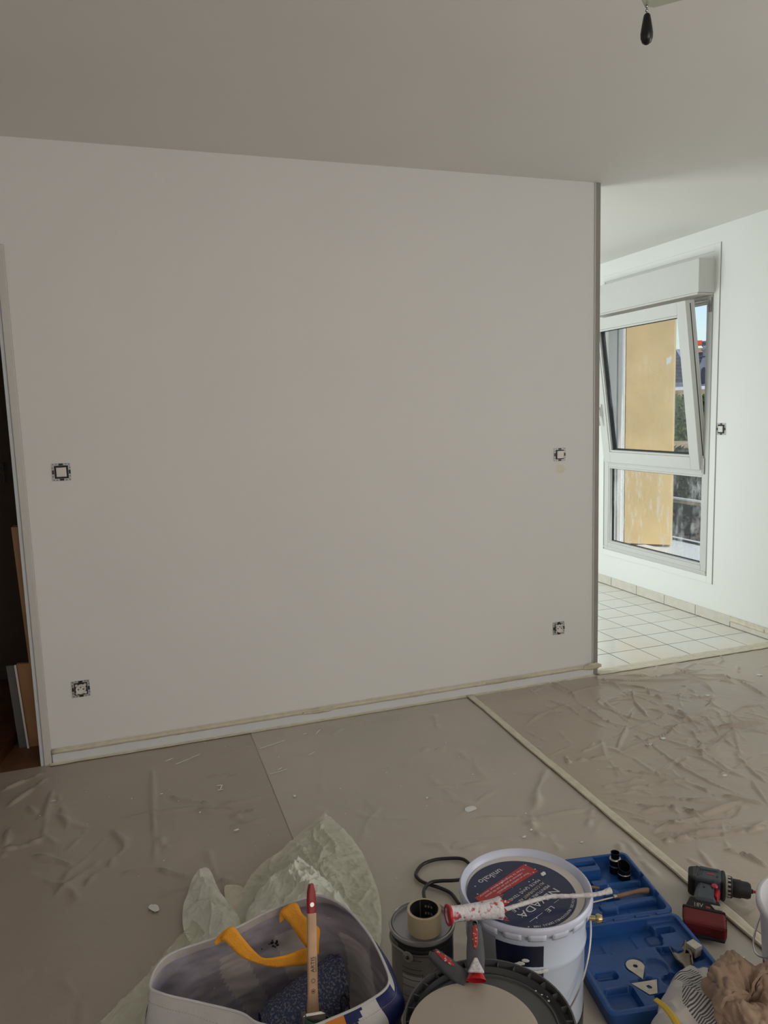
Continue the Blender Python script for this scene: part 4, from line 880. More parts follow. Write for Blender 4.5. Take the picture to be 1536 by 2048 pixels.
# ------------------------------------------------------------------ heat gun case
CO = Vector((1.324, -1.749, .005)); CA = math.atan2(-.17, .985)
def rrect(x0, y0, x1, y1, r=.012): return ('r', x0, y0, x1, y1, r)
def sd(shape, x, y):
    if shape[0] == 'r':
        _, x0, y0, x1, y1, r = shape; cx_, cyy = (x0+x1)/2, (y0+y1)/2; qx = abs(x-cx_)-(x1-x0)/2+r; qy = abs(y-cyy)-(y1-y0)/2+r
        return math.hypot(max(qx, 0), max(qy, 0))+min(max(qx, qy), 0)-r
    if shape[0] == 'c': return math.hypot(x-shape[1], y-shape[2])-shape[3]
    pts_ = shape[1]; n = len(pts_); dmin = 9; ins = False
    for i in range(n):
        ax_, ay_ = pts_[i]; bx_, by_ = pts_[(i+1) % n]; ex, ey = bx_-ax_, by_-ay_; wx, wy = x-ax_, y-ay_
        t_ = max(0, min(1, (wx*ex+wy*ey)/(ex*ex+ey*ey))); dmin = min(dmin, math.hypot(wx-t_*ex, wy-t_*ey))
        if (ay_ > y) != (by_ > y) and x < (bx_-ax_)*(y-ay_)/(by_-ay_)+ax_: ins = not ins
    return -dmin if ins else dmin
def mould(name, parent, x0, y0, x1, y1, top, shapes, step=.0026, r=.018):
    nx = int((x1-x0)/step); ny = int((y1-y0)/step); P = []
    for i in range(ny+1):
        row = []
        for j in range(nx+1):
            x = x0+(x1-x0)*j/nx; y = y0+(y1-y0)*i/ny
            d_ = sd(('r', x0, y0, x1, y1, r), x, y)
            h = top
            for s_, z_ in shapes:
                k = max(0, min(1, .5-sd(s_, x, y)/.0035)); h = h*(1-k)+z_*k
            if d_ > -.0001:   # outside the rounded corner: pull the point back to the corner arc
                cx_ = min(max(x, x0+r), x1-r); cyy = min(max(y, y0+r), y1-r); l_ = math.hypot(x-cx_, y-cyy)
                if l_ > r: x, y = cx_+(x-cx_)*r/l_, cyy+(y-cyy)*r/l_
                h = top-.002
            row.append((x, y, h))
        P.append(row)
    mb_ = MB().grid(P)
    edge = [P[0][j] for j in range(nx+1)] + [P[i][nx] for i in range(1, ny+1)] + [P[ny][j] for j in range(nx-1, -1, -1)] + [P[i][0] for i in range(ny-1, 0, -1)]
    cxm, cym = (x0+x1)/2, (y0+y1)/2; rings = []
    for off, z in ((1.0, top-.002), (1.012, top-.003), (1.012, top-.009), (1.0, top-.010), (.985, .004), (.975, .0)): rings.append([(cxm+(e_[0]-cxm)*off, cym+(e_[1]-cym)*off, z) for e_ in edge]+[(cxm+(edge[0][0]-cxm)*off, cym+(edge[0][1]-cym)*off, z)])
    mb_.grid(rings)
    return mb_.build(name, M['casein'], parent, smooth=True, angle=50)
case = thing('tool_case', 'open blue moulded plastic tool case lying flat, both halves empty wells and ribs', 'tool case', CO, CA)
R_ = rrect
mould('case_lid', case, -.330, .003, 0, .285, .043, [
    (R_(-.318, .014, -.012, .273, .014), .012),
    (R_(-.222, .215, -.108, .290, .010), .040), (R_(-.180, .244, -.114, .262, .006), .022),
    (R_(-.160, .158, -.108, .186, .008), .030), (R_(-.112, .160, -.006, .176, .002), .024),
    (R_(-.150, .112, -.098, .138, .010), .030), (R_(-.318, .118, -.140, .135, .004), .022),
    (R_(-.172, .070, -.006, .092, .004), .028), (R_(-.180, .060, -.130, .088, .008), .026), (R_(-.318, .060, -.180, .080, .004), .022),
    (R_(-.100, .022, -.096, .060, .001), .016), (R_(-.300, .150, -.240, .200, .01), .020)])
mould('case_base', case, -.330, -.302, 0, -.006, .043, [
    (R_(-.318, -.290, -.012, -.018, .014), .030),
    (R_(-.312, -.100, -.085, -.022, .010), .014), (R_(-.240, -.105, -.232, -.060, .001), .018), (R_(-.150, -.085, -.146, -.04, .001), .018),
    (R_(-.080, -.060, -.030, -.042, .006), .016), (R_(-.115, -.085, -.078, -.050, .01), .018),
    (('p', [(-.112, -.108), (-.075, -.112), (-.070, -.130), (-.020, -.135), (-.012, -.165), (-.050, -.172), (-.085, -.210), (-.110, -.200)]), .016),
    (('c', -.148, -.172, .030), .024),
    (R_(-.306, -.186, -.252, -.162, .008), .014), (R_(-.306, -.282, -.236, -.214, .008), .013),
    (('c', -.194, -.156, .026), .026), (('p', [(-.216, -.165), (-.172, -.165), (-.196, -.204)]), .026), (R_(-.210, -.212, -.176, -.198, .002), .017),
    (('p', [(-.234, -.203), (-.160, -.203), (-.182, -.250), (-.208, -.250)]), .026),
    (R_(-.196, -.286, -.06, -.252, .008), .012), (('c', -.13, -.216, .022), .014), (R_(-.060, -.230, -.014, -.190, .006), .034)])
MB().box((-.322, -.006, .026), (-.008, .003, .040)).build('hinge', M['case'], case, bevel=.002)
mb = MB(); 
for k in range(5): mb.tube([(-.30+k*.062, -.0015, .040), (-.262+k*.062, -.0015, .040)], .004, 10)
mb.build('hinge_barrels', M['case'], case, smooth=True)
def cl(v): return CO+Matrix.Rotation(CA, 3, 'Z') @ Vector(v)
def loc_thing(name, label, cat, v, rz=0): return thing(name, label, cat, cl(v), CA+rz)
# tools lying in the case
t = loc_thing('heat_gun_nozzle', 'taller dark steel round nozzle with bright rings standing in the case lid', 'nozzle', (-.056, .236, .0125))
MB().lathe([(.0, .0), (.0165, 0), (.0165, .022)], 32).build('base_sleeve', M['gun'], t, smooth=True); MB().lathe([(.0168, .022), (.0175, .024), (.0168, .026)], 32).build('ring', M['gold'], t, smooth=True)
MB().lathe([(.0163, .026), (.0160, .042)], 32).build('mid_sleeve', M['gun'], t, smooth=True); MB().lathe([(.0163, .042), (.0172, .044), (.0150, .047), (.012, .0475)], 32).build('ring', M['gold'], t, smooth=True)
MB().lathe([(.0125, .047), (.0128, .062), (.0135, .064), (.0120, .0645), (.0112, .062), (.0112, .045), (0, .045)], 32).build('tip_sleeve', M['gun'], t, smooth=True)
t = loc_thing('heat_gun_nozzle', 'wide dark steel nozzle with slanted mouth in front of the taller one', 'nozzle', (-.044, .202, .0125))
MB().lathe([(0, 0), (.0185, 0), (.0185, .016)], 32).build('base_sleeve', M['gun'], t, smooth=True); MB().lathe([(.0187, .016), (.0196, .018), (.0187, .020)], 32).build('ring', M['gold'], t, smooth=True)
P = [[((r_)*math.cos(2*PI*i/32), (r_)*math.sin(2*PI*i/32), (z if z < .03 else z+.009*math.sin(2*PI*i/32))) for i in range(33)] for r_, z in ((.0185, .020), (.0185, .040), (.0175, .0405), (.0165, .040), (.0165, .012), (0.0001, .012))]
MB().grid(P).build('slanted_sleeve', M['gun'], t, smooth=True)
t = loc_thing('scraper', 'scraper with a shaped wooden handle and thin metal shaft lying in the case lid', 'scraper', (0, 0, 0))
hp = smoothpath([(-.117, .104, .030), (-.100, .105, .031), (-.070, .108, .032), (-.040, .109, .033), (-.022, .108, .032), (-.014, .106, .031)], 6)
MB().tube(hp, [np.interp(i/(len(hp)-1), [0, .2, .45, .75, .9, 1], [.0055, .0060, .0058, .0085, .0080, .003]) for i in range(len(hp))], 16).build('handle', M['wood2'], t, smooth=True)
MB().tube([(-.126, .103, .030), (-.117, .104, .030)], .0060, 14).build('ferrule', M['gold'], t, smooth=True)
MB().tube([(-.195, .092, .031), (-.126, .103, .030)], .0026, 8, flat=.6).build('shaft', M['blade'], t, smooth=True)
t = loc_thing('scraper', 'old scraper with dirty wooden end beside the pail, above the paint-caked rod', 'scraper', (0, 0, 0))
MB().tube([(-.205, .166, .035), (-.150, .142, .035)], [.0055, .0035], 12).build('handle', M['wood2'], t, smooth=True); MB().tube([(-.222, .173, .035), (-.205, .166, .035)], .0062, 12).build('ferrule', M['gold'], t, smooth=True)
def blade(name, label, poly, hole, z):
    t_ = loc_thing(name, label, 'scraper', (0, 0, 0)); bm = bmesh.new()
    o_ = [bm.verts.new((x, y, 0)) for x, y in poly]; i_ = [bm.verts.new((x, y, 0)) for x, y in hole]
    es = [bm.edges.new((o_[k], o_[(k+1) % len(o_)])) for k in range(len(o_))]+[bm.edges.new((i_[k], i_[(k+1) % len(i_)])) for k in range(len(i_))]
    bmesh.ops.triangle_fill(bm, use_beauty=True, edges=es)
    me = bpy.data.meshes.new('plate'); bm.to_mesh(me); bm.free(); me.materials.append(M['blade'])
    o = bpy.data.objects.new('plate', me); COL.objects.link(o); o.parent = t_; o.location = (0, 0, z); s_ = o.modifiers.new('s', 'SOLIDIFY'); s_.thickness = .0016
arc = [(-.194+.0225*math.cos(D(a_)), -.156+.0225*math.sin(D(a_))) for a_ in range(-15, 200, 15)]
blade('steel_scraper', 'teardrop shaped metal scraper blade with a small central hole in the case', arc+[(-.197, -.200)], [(-.200, -.155), (-.196, -.150), (-.189, -.152), (-.188, -.158), (-.193, -.163), (-.199, -.160)], .0285)
blade('steel_scraper', 'trapezoid metal scraper blade with a small central hole in the case', [(-.230, -.206), (-.164, -.206), (-.184, -.246), (-.204, -.247)], [(-.200, -.220), (-.192, -.218), (-.187, -.225), (-.190, -.231), (-.198, -.229)], .0285)
# spoon reflector nozzle
t = loc_thing('reflector_nozzle', 'curved shiny steel reflector nozzle with square collar lying in the case', 'nozzle', (0, 0, 0))
P = []
for i in range(15):
    s_ = i/14; y_ = -.122-.066*s_; half = .028*(1-.55*max(0, s_-.55)/.45); xc_ = -.062-.008*s_; row = []
    for k in range(13):
        q_ = k/12*2-1; row.append((xc_+half*q_, y_+(.010*q_ if s_ < .5 else .010*q_*(1-s_)*2), .046-.020*math.sqrt(max(0, 1-q_*q_))-.006*s_+(.004 if q_ < -.9 else 0)))
    P.append(row)
MB().grid(P).build('reflector', M['nozzle'], t, smooth=True, solid=.0014, angle=180)
P2 = [[(-.048+.020*s_, -.150+.012*s_+w_, .028+.016*math.sin(q_)) for q_, w_ in ((0, -.012), (.8, -.010), (1.57, 0), (.8, .010), (0, .012))] for s_ in (0, .5, 1)]
MB().grid(P2).build('neck', M['nozzle'], t, smooth=True, solid=.001)
MB().box((-.013, -.014, 0), (.013, .014, .026), 0, Matrix.Translation((-.026, -.140, .026)) @ Matrix.Rotation(.35, 4, 'Z')).box((-.0135, -.001, .001), (-.0131, .001, .025), 0, Matrix.Translation((-.026, -.140, .026)) @ Matrix.Rotation(.35, 4, 'Z')).build('collar', M['blade'], t, bevel=.003)
# ------------------------------------------------------------------ cordless drill lying on its side
DO = Vector((1.459, -1.655, .011)); DA = math.atan2(-.66, .75)
dr = thing('cordless_drill', 'dark grey cordless drill with red battery lying on its side right of the blue case', 'drill', DO, DA); dr.scale = (.91, 1, 1)
# local: x toward the chuck, -y toward the battery, z up (thickness)
def slab(name, poly, z0, z1, m, bev=.006): return MB().prism(poly, z0, z1).build(name, m, dr, bevel=bev)
slab('motor_housing', [(.006, .024), (.010, .030), (.085, .034), (.092, .030), (.092, -.030), (.070, -.036), (.012, -.034), (.006, -.026)], .006, .068, M['drillg'], .012)
slab('rear_cap', [(-.006, .020), (.0, .028), (.014, .031), (.016, -.036), (.0, -.034), (-.006, -.024)], .008, .066, M['drillb'], .010)
slab('side_ridge', [(.028, .010), (.085, .012), (.085, .024), (.028, .028)], .060, .071, M['drillg'], .004)
slab('top_strip', [(.030, .026), (.084, .0285), (.084, .0315), (.030, .0315)], .056, .0685, M['dwhite'], .001)
slab('front_collar', [(.088, .034), (.103, .032), (.103, -.032), (.088, -.034)], .006, .068, M['drillb'], .010)
XC = Matrix.Translation((0, 0, .037)) @ Matrix.Rotation(PI/2, 4, 'Y')
MB().lathe([(0, .103), (.029, .103), (.029, .109), (0, .109)], 36, 0, XC).build('torque_ring_band', M['dwhite'], dr, smooth=True)
rg = MB().lathe([(.0275, .109), (.029, .110), (.029, .120), (.026, .123), (0, .123)], 36, 0, XC).build('torque_ring', M['drillb'], dr, smooth=True)
mb = MB()
for k in range(16): mb.box((-.0025, .0288, .109), (.0025, .0305, .1175), 0, XC @ Matrix.Rotation(2*PI*k/16, 4, 'Z'))
mb.build('ring_teeth', M['dwhite'], rg)
MB().lathe([(.0, .123), (.0235, .123), (.0245, .126), (.0245, .146), (.0225, .149), (.0225, .166), (.019, .174), (.012, .176), (0, .176)], 36, 0, XC).build('chuck', M['drillb'], dr, smooth=True, angle=35)
MB().lathe([(0, .176), (.0065, .176), (.006, .181), (0, .181)], 18, 0, XC).build('chuck_nose', M['drillb'], dr, smooth=True)
MB().lathe([(0, .18), (.0042, .18), (.0042, .193), (.0036, .195), (0, .195)], 6, 0, XC).build('driver_bit', M['red'], dr)
slab('handle', [(.022, -.030), (.072, -.034), (.068, -.080), (.080, -.122), (.010, -.122), (.012, -.080)], .012, .060, M['drillg'], .012)
slab('trigger', [(.070, -.036), (.088, -.040), (.084, -.058), (.078, -.078), (.068, -.074)], .022, .050, M['red'], .006)
MB().lathe([(0, .004), (.008, .003), (.010, 0)], 20, 0, Matrix.Translation((.070, -.046, .060))).build('direction_button', M['red'], dr, smooth=True)
MB().add([(.000, -.108, .058), (.082, -.108, .058), (.096, -.150, .044), (-.018, -.150, .044), (.000, -.108, .010), (.082, -.108, .010), (.096, -.150, .006), (-.018, -.150, .006)], [(0, 1, 2, 3), (7, 6, 5, 4), (0, 4, 5, 1), (1, 5, 6, 2), (2, 6, 7, 3), (3, 7, 4, 0)]).build('foot', M['drillb'], dr, bevel=.005)
MB().add([(-.019, -.146, .050), (.097, -.146, .050), (.100, -.196, .040), (-.016, -.196, .040), (-.019, -.146, .004), (.097, -.146, .004), (.100, -.204, .004), (-.016, -.204, .004)], [(0, 1, 2, 3), (7, 6, 5, 4), (0, 4, 5, 1), (1, 5, 6, 2), (2, 6, 7, 3), (3, 7, 4, 0)]).build('battery', M['battery'], dr, bevel=.006)
slab('battery_base', [(-.014, -.195), (.098, -.195), (.096, -.2085), (-.010, -.2085)], .004, .013, M['drillb'], .003)
slab('battery_shoulder', [(-.020, -.141), (.098, -.141), (.099, -.150), (-.020, -.150)], .010, .052, M['drillb'], .004)
mb = MB()
for k in range(5): mb.box((.0975, -.158-.009*k, .012), (.1012, -.155-.009*k, .038))
for k in range(6): mb.box((.060+.005*k, -.2030, .014), (.0615+.005*k, -.2005, .036))
mb.build('battery_ribs', M['battery'], dr)
mb = MB()
fy = Vector((0, .042, .014)).normalized(); fz_ = Vector((1, 0, 0)).cross(fy)
X = frame(Vector((.010, -.138, .048))+fz_*.0006, (1, 0, 0), fy, fz_); txt(mb, '18V', .017, X, 0, depth=.0006)
MB().prism([(.048, .014), (.078, .014), (.082, .001), (.060, .001)], .0003, .0008, 0, X).build('label_patch', M['dwhite'], dr); MB().prism([(.034, .006), (.046, .006), (.049, .000), (.036, .000)], .0003, .0008, 0, X).build('label_patch', M['inkr'], dr)
mb.build('lettering', [M['dwhite'], M['inkr']], dr, fix=False)
slab('side_badge', [(.050, -.006), (.072, -.006), (.072, .000), (.050, .000)], .066, .0688, M['red'], .001)
mb = MB()
for k in range(4): mb.box((.016+.006*k, -.012, .0668), (.0185+.006*k, .026, .0688), 0, Matrix.Rotation(-.12, 4, 'Z'))
mb.build('vent_slots', M['inkk'], dr)
mb = MB()
for x, y in ((.02, .022), (.022, -.020), (.078, -.012), (.040, -.060), (.075, .020)): mb.lathe([(0, .0694), (.0032, .0694), (.0036, .066)], 10, 0, Matrix.Translation((x, y, -.0003 if y > -.05 else -.0075)))
mb.build('screws', M['inkk'], dr)
# ------------------------------------------------------------------ crumpled film heap behind the bag
def star(name, m, pts_, centre, hf, parent=None, rings=46, n=220, base=.010, solid=0, mi=None, mats=None):
    loop = smoothpath([Vector((x, y, 0)) for x, y in pts_], max(2, n//len(pts_)), True); P = []
    for i in range(rings+1):
        s_ = i/rings; row = []
        for q_ in loop+[loop[0]]:
            x = centre[0]+(q_.x-centre[0])*s_; y = centre[1]+(q_.y-centre[1])*s_; z, dx, dy = hf(x, y, s_); row.append((x+dx, y+dy, base+z))
        P.append(row)
    return MB().grid(P, mi).build(name, mats or m, parent, smooth=True, solid=solid, fix=False, angle=180)
def ridg(x, y, sc_, seed): return 1-abs(2*noise.noise(Vector((x*sc_, y*sc_, seed))))
def lump(x, y, cx_, cyy, sx, sy_, h): return h*math.exp(-((x-cx_)/sx)**2-((y-cyy)/sy_)**2)
pl_ = lambda L, z=.02: [at(a_, b_, z=z).xy for a_, b_ in L]
film = thing('masking_film', 'translucent pale green plastic film heaped on the floor behind the bag', 'plastic film')
A1 = pl_([(644, 1630), (650, 1623), (656, 1629), (690, 1660), (722, 1700), (745, 1750), (758, 1790), (763, 1840), (755, 1900), (700, 1930), (600, 1930), (500, 1900), (470, 1850), (480, 1795), (494, 1762), (520, 1730), (560, 1700), (600, 1664)])
def crink(x, y, seed, k=1.0):
    "sharp folds of thin film: warped ridges at three sizes"
    wx = x+.030*nz(x*8*k, y*8*k, seed); wy = y+.030*nz(x*8*k, y*8*k, seed+9)
    return .55*ridg(wx*1.5, wy*.8, 11*k, seed)**5+.30*ridg(wx*.8, wy*1.5, 23*k, seed+2)**4+.18*ridg(wx, wy*1.2, 47*k, seed+5)**3
def h1(x, y, s_):
    w_ = (1-s_**3)
    return .006+.030*w_*ridg(x, y, 4.2, 1)**3+.022*crink(x, y, 3)*(.35+.65*w_), 0, 0
star('flat_sheet', M['film'], A1, at(620, 1780, z=.02).xy, h1, film, rings=70, n=360)
A2 = pl_([(600, 1722), (630, 1738), (652, 1765), (690, 1800), (720, 1850), (700, 1910), (600, 1920), (510, 1890), (490, 1840), (505, 1790), (530, 1768), (575, 1740)], .05)
def h2(x, y, s_):
    w_ = max(0, 1-s_**2.4)
    return .008+.105*w_**.6*(.6+.4*ridg(x, y, 5, 4))+.050*crink(x, y, 6, .8)*w_**.5, .010*nz(x*20, y*20, 3), .010*nz(x*20, y*20, 9)
star('bunched_film', M['film2'], A2, at(600, 1820, z=.05).xy, h2, film, rings=80, n=380, base=.012)
A3 = pl_([(413, 1733), (424, 1745), (436, 1775), (462, 1812), (480, 1840), (470, 1880), (430, 1920), (395, 1900), (368, 1860), (366, 1815), (375, 1785), (385, 1755), (398, 1738)])
def h3(x, y, s_):
    w_ = (1-s_**2); return .006+.045*w_*ridg(x, y, 7, 11)+.022*crink(x, y, 12)*(.3+.7*w_), 0, 0
star('side_fold', M['film2'], A3, at(420, 1850, z=.02).xy, h3, film, rings=50, n=240)
A4 = pl_([(470, 1815), (480, 1870), (440, 1960), (380, 2048), (300, 2110), (180, 2075), (205, 2035), (290, 1950), (370, 1855), (430, 1800)])
def h4(x, y, s_): return .006+.012*(1-s_**2)*ridg(x, y, 6, 21)+.014*crink(x, y, 22), 0, 0
star('trailing_film', M['film'], A4, at(360, 1950, z=.02).xy, h4, film, rings=50, n=240, base=.006)
A5 = pl_([(452, 1765), (484, 1768), (482, 1800), (468, 1830), (455, 1815), (449, 1785)])
tag(star('tape_scrap', M['tape'], A5, at(466, 1795, z=.01).xy, lambda x, y, s_: (.004+.004*ridg(x, y, 12, 2), 0, 0), None, rings=12, n=60, base=.004), 'small scrap of tan paper between the two lobes of green film', 'scrap')
# ------------------------------------------------------------------ woven shopping bag
bag = thing('shopping_bag', 'open white woven shopping bag printed navy and orange, with orange handle straps', 'bag', (.2, -1.96, 0))
rimpx = [((300, 1968), .38), ((335, 1912), .385), ((440, 1872), .39), ((540, 1822), .40), ((600, 1800), .405), ((640, 1792), .41), ((690, 1815), .41), ((735, 1865), .40), ((765, 1920), .38), ((777, 1968), .36), ((735, 2004), .35), ((667, 2036), .345), ((600, 2058), .342), ((520, 2048), .345), ((480, 2026), .35), ((400, 2006), .36), ((325, 1988), .375)]
rim = smoothpath([at(*q, z=z) for q, z in rimpx], 26, True); NR = len(rim)
BC = Vector((.19, -1.945, 0))
def basept(p_):
    d_ = (p_.xy-BC.xy); a_ = math.atan2(d_.y/.17, d_.x/.24); n_ = 5; cx_, sx_ = math.cos(a_), math.sin(a_)
    r_ = (abs(cx_)**n_+abs(sx_)**n_)**(-1/n_); return Vector((BC.x+.215*r_*cx_, BC.y+.125*r_*sx_, .006))
def wallpt(i, t_, inner=0):
    p_ = rim[i % NR]; b_ = basept(p_); q_ = p_.lerp(b_, t_); out_ = (b_.xy-BC.xy); out_ = out_.normalized() if out_.length > 1e-6 else Vector((1, 0))
    pr_ = p_.xy-BC.xy; out_ = pr_.normalized()
    bulge = .030*math.sin(PI*min(1, t_*1.0))**1+.016*math.exp(-((t_-.12)/.07)**2)*max(0, out_.x)
    wr = (.010*noise.noise(Vector((q_.x*9, q_.y*9, q_.z*9)))+.006*noise.noise(Vector((q_.x*22, q_.y*22, q_.z*22))))*min(1, t_*6)
    if inner: wr += .004*noise.noise(Vector((q_.x*40, q_.y*14, q_.z*60)))*min(1, t_*8)
    o_ = bulge+wr-inner; q_ = Vector((q_.x+out_.x*o_, q_.y+out_.y*o_, q_.z+.003*noise.noise(Vector((q_.x*18, q_.y*18, 5)))*(1-t_)))
    return q_-Vector(bag.location)
TT = [0, .02, .05]+[.05+.95*k/90 for k in range(1, 91)]
def outmat(i, j):
    p_ = rim[j % NR]; t_ = TT[i]; x, y = p_.x, p_.y
    front = y < -1.955-.25*(x-.2)*0 and (y < -1.93)
    u_ = x+ .12*t_
    if x > .372 and y > -2.075: return 1 if t_ > .035 else 0         # right flank navy under a white hem
    if y < -2.0 or x < .30 and y < -1.93:
        if x > .362: return 1
        if x > .332-.05*math.sin(t_*5): return 0
        if x > .298: return 1
        if x > .262: return 2
        if .135 < x < .165 and .06 < t_ < .16: return 3
        return 0
    if math.sin(x*22+t_*7)+math.sin(t_*11+x*6) > .9: return 1
    return 0
P = [[wallpt(i, t_) for i in range(NR+1)] for t_ in TT]
MB().grid(P, outmat).build('outer_fabric', [M['bagw'], M['bagn'], M['bago'], M['bagb']], bag, smooth=True, fix=False, angle=180)
def inmat(i, j):
    p_ = rim[j % NR]; t_ = TT[i]; x = p_.x
    if t_ < .05: return 1
    if .10+.06*t_ < x-.05*t_ < .145+.04*t_ and t_ > .15: return 1
    if .205+.05*t_ < x < .262+.05*t_ and .18 < t_ < .5: return 1
    if .335 < x+.02*t_ and t_ > .22 and y_back(p_): return 1 if x < .386 else 0
    if .02 < x < .05 and .3 < t_ < .7: return 1
    return 0
def y_back(p_): return p_.y > -2.05
P = [[wallpt(i, t_, .0028 if t_ > .01 else .0012) for i in range(NR+1)] for t_ in TT]
MB().grid(P, inmat).build('inner_lining', [M['bagi'], M['bagi2']], bag, smooth=True, fix=False, angle=180)
# hem roll along the rim
hem = [rim[i]-Vector(bag.location)+Vector((0, 0, .0005)) for i in range(NR)]; MB().tube(hem+[hem[0]], .0024, 8, caps=False).build('hem', M['bagw'], bag, smooth=True)
MB().prism([(-.20, -.11), (.20, -.11), (.20, .11), (-.20, .11)], .004, .010).build('bag_bottom', M['bagn'], bag)
sp_ = [rim[(k*7) % NR] for k in range(NR//7+1)]
mb = MB()
for k in range(NR):
    if k % 2: continue
    a_ = wallpt(k, .06); b_ = wallpt(k+1, .06); nrm_ = (a_.xy-(BC.xy-Vector(bag.location).xy)).normalized(); o_ = Vector((nrm_.x*.0012, nrm_.y*.0012, 0)); mb.tube([a_+o_, b_+o_], .0004, 4)
mb.build('stitching', M['thread'], bag)
# printed smudge on the inside of the back panel, and a dark scuff on the left corner
mb = MB(); sm_o = Vector(bag.location)
for k in range(16):
    q_ = at(545+rr.gauss(0, 8), 1888+rr.gauss(0, 5), y=-1.878)-sm_o; s_ = rr.uniform(.0012, .0024); X = Matrix.Translation(q_) @ Matrix.Rotation(PI/2, 4, 'X'); mb.box((-s_, -s_*1.4, 0), (s_, s_*.6, .0005), 0, X)
mb.build('printed_code', M['inkk'], bag)
def ribbon(pts_, wid, k=8):
    "strap hanging inside the back panel: centre points with the direction of the strap's width"
    c_ = smoothpath([Vector(a_) for a_, b_ in pts_], k); w_ = smoothpath([Vector(b_) for a_, b_ in pts_], k)
    return [[c_[i]+w_[i].normalized()*wid*s_ for s_ in (-.5, -.25, 0, .25, .5)] for i in range(len(c_))]
BL = Vector(bag.location)
def sp2(q, y): return at(*q, y=y)-BL
def strappts(L): 
    o = []
    for (a_, b_, y) in L:
        A_, B_ = sp2(a_, y), sp2(b_, y); o.append(((A_+B_)/2, (B_-A_)))
    return o
s1 = strappts([((428, 1887), (433, 1890), -1.905), ((437, 1872), (446, 1880), -1.905), ((464, 1853), (444, 1879), -1.915), ((486, 1876), (458, 1890), -1.918), ((505, 1898), (480, 1912), -1.92), ((525, 1915), (512, 1926), -1.922), ((548, 1915), (548, 1934), -1.924), ((580, 1908), (580, 1932), -1.924), ((612, 1896), (614, 1928), -1.924), ((636, 1900), (636, 1906), -1.924)])
W0 = []
for (c_, w_) in s1: W0.append((c_, w_))
def ribbon2(L, k=8):
    c_ = smoothpath([a_ for a_, b_ in L], k); w_ = smoothpath([b_ for a_, b_ in L], k)
    return [[c_[i]+w_[i]*s_ for s_ in (-.5, -.25, 0, .25, .5)] for i in range(len(c_))]
MB().grid(ribbon2(s1)).build('handle_strap', M['strap'], bag, smooth=True, solid=.0022, fix=False, angle=60)
s2 = strappts([((560, 1846), (566, 1840), -1.868), ((563, 1822), (572, 1828), -1.866), ((588, 1807), (563, 1824), -1.870), ((603, 1830), (584, 1848), -1.885), ((620, 1845), (600, 1872), -1.898), ((637, 1862), (614, 1890), -1.908), ((637, 1885), (625, 1902), -1.914), ((637, 1908), (633, 1909), -1.918)])
s2 = [(c_, w_*1.22) for c_, w_ in s2]
MB().grid(ribbon2(s2)).build('handle_strap', M['strap'], bag, smooth=True, solid=.0022, fix=False, angle=60)
# contents of the bag
t = thing('roller_sleeve', 'blue speckled fleece paint roller sleeve inside the bag', 'paint roller', (.2, -1.90, .0))
P = []
a, b = Vector((-.005, .015, .165)), Vector((.175, .045, .225))
for i in range(25):
    s_ = i/24; c_ = a.lerp(b, s_)+Vector((-.02, -.02, 0)); r_ = .055*(1 if .06 < s_ < .94 else .86); P.append([c_+Vector((0, math.cos(g_)*r_*1.1, math.sin(g_)*r_))*(1+.05*nz(s_*30, g_*4)) for g_ in [2*PI*k/28 for k in range(29)]])
MB().grid(P).build('fleece_sleeve', M['fleece'], t, smooth=True)
tag(MB().prism([(.02, -1.86), (.36, -1.86), (.36, -2.0), (.02, -2.0)], .012, .11).build('paint_tray', M['bagb'], bevel=.01), 'blue tray at the bottom of the bag under the speckled sleeve', 'tray')
t = thing('paint_brush', 'flat paint brush with a raw wood handle and dark red tip standing in the bag', 'paint brush')
bt, bb = at(622, 1768, y=-1.925), at(626, 2022, y=-2.005)
d_ = (bb-bt).normalized(); Lb = (bb-bt).length; u_ = Vector((1, 0, 0)); u_ = (u_-d_*u_.dot(d_)).normalized(); v_ = d_.cross(u_)
XB = frame(bt, u_, -d_, v_ if v_.y < 0 else v_)   # x across, y up the handle from the tip, so points below the tip have negative y
def hw(s_): return np.interp(s_, [0, .012, .03, .06, .2, Lb], [.0045, .0082, .0092, .0092, .0102, .0125])
def hpiece(name, m, s0, s1, th=.0065, n=10):
    P = []
    for i in range(n+1):
        s_ = s0+(s1-s0)*i/n; w_ = hw(s_); P.append([XB @ Vector((w_*math.copysign(abs(math.cos(g_))**.5, math.cos(g_)), -s_, th*math.copysign(abs(math.sin(g_))**.7, math.sin(g_)))) for g_ in [2*PI*k/24 for k in range(25)]])
    m_ = MB().grid(P); m_.add([P[0][k] for k in range(24)], [tuple(range(24))]); m_.add([P[-1][k] for k in range(24)], [tuple(range(24))])
    return m_.build(name, m, t, smooth=True, angle=50)
hpiece('handle', M['wood'], .052, Lb+.02); hpiece('handle_tip', M['redp'], 0, .052)
fz = 1 if (XB @ Vector((0, 0, 1))-XB @ Vector((0, 0, 0))).y < 0 else -1
MB().lathe([(0, .0078), (.0042, .0078), (.0046, .006)], 16, 0, XB @ Matrix.Translation((0, -.036, 0)) @ Matrix.Diagonal((1, 1, fz, 1))).build('hang_hole', M['steel'], t, smooth=True)
mb = MB()
def onb(sx, sy0_, s): # lettering runs up the handle
    return XB @ Matrix.Translation((sx, sy0_, .0072*fz)) @ (Matrix.Rotation(PI/2, 4, 'Z') if fz > 0 else Matrix.Diagonal((-1, 1, 1, 1)) @ Matrix.Rotation(PI/2, 4, 'Z'))
txt(mb, 'ARTIS', .0105, onb(.0030, -.695*Lb, 1), 0, fit=.12*Lb)
mb.box((.0055, -.695*Lb, .0070*fz), (.0063, -.575*Lb, .0074*fz), 0, XB)
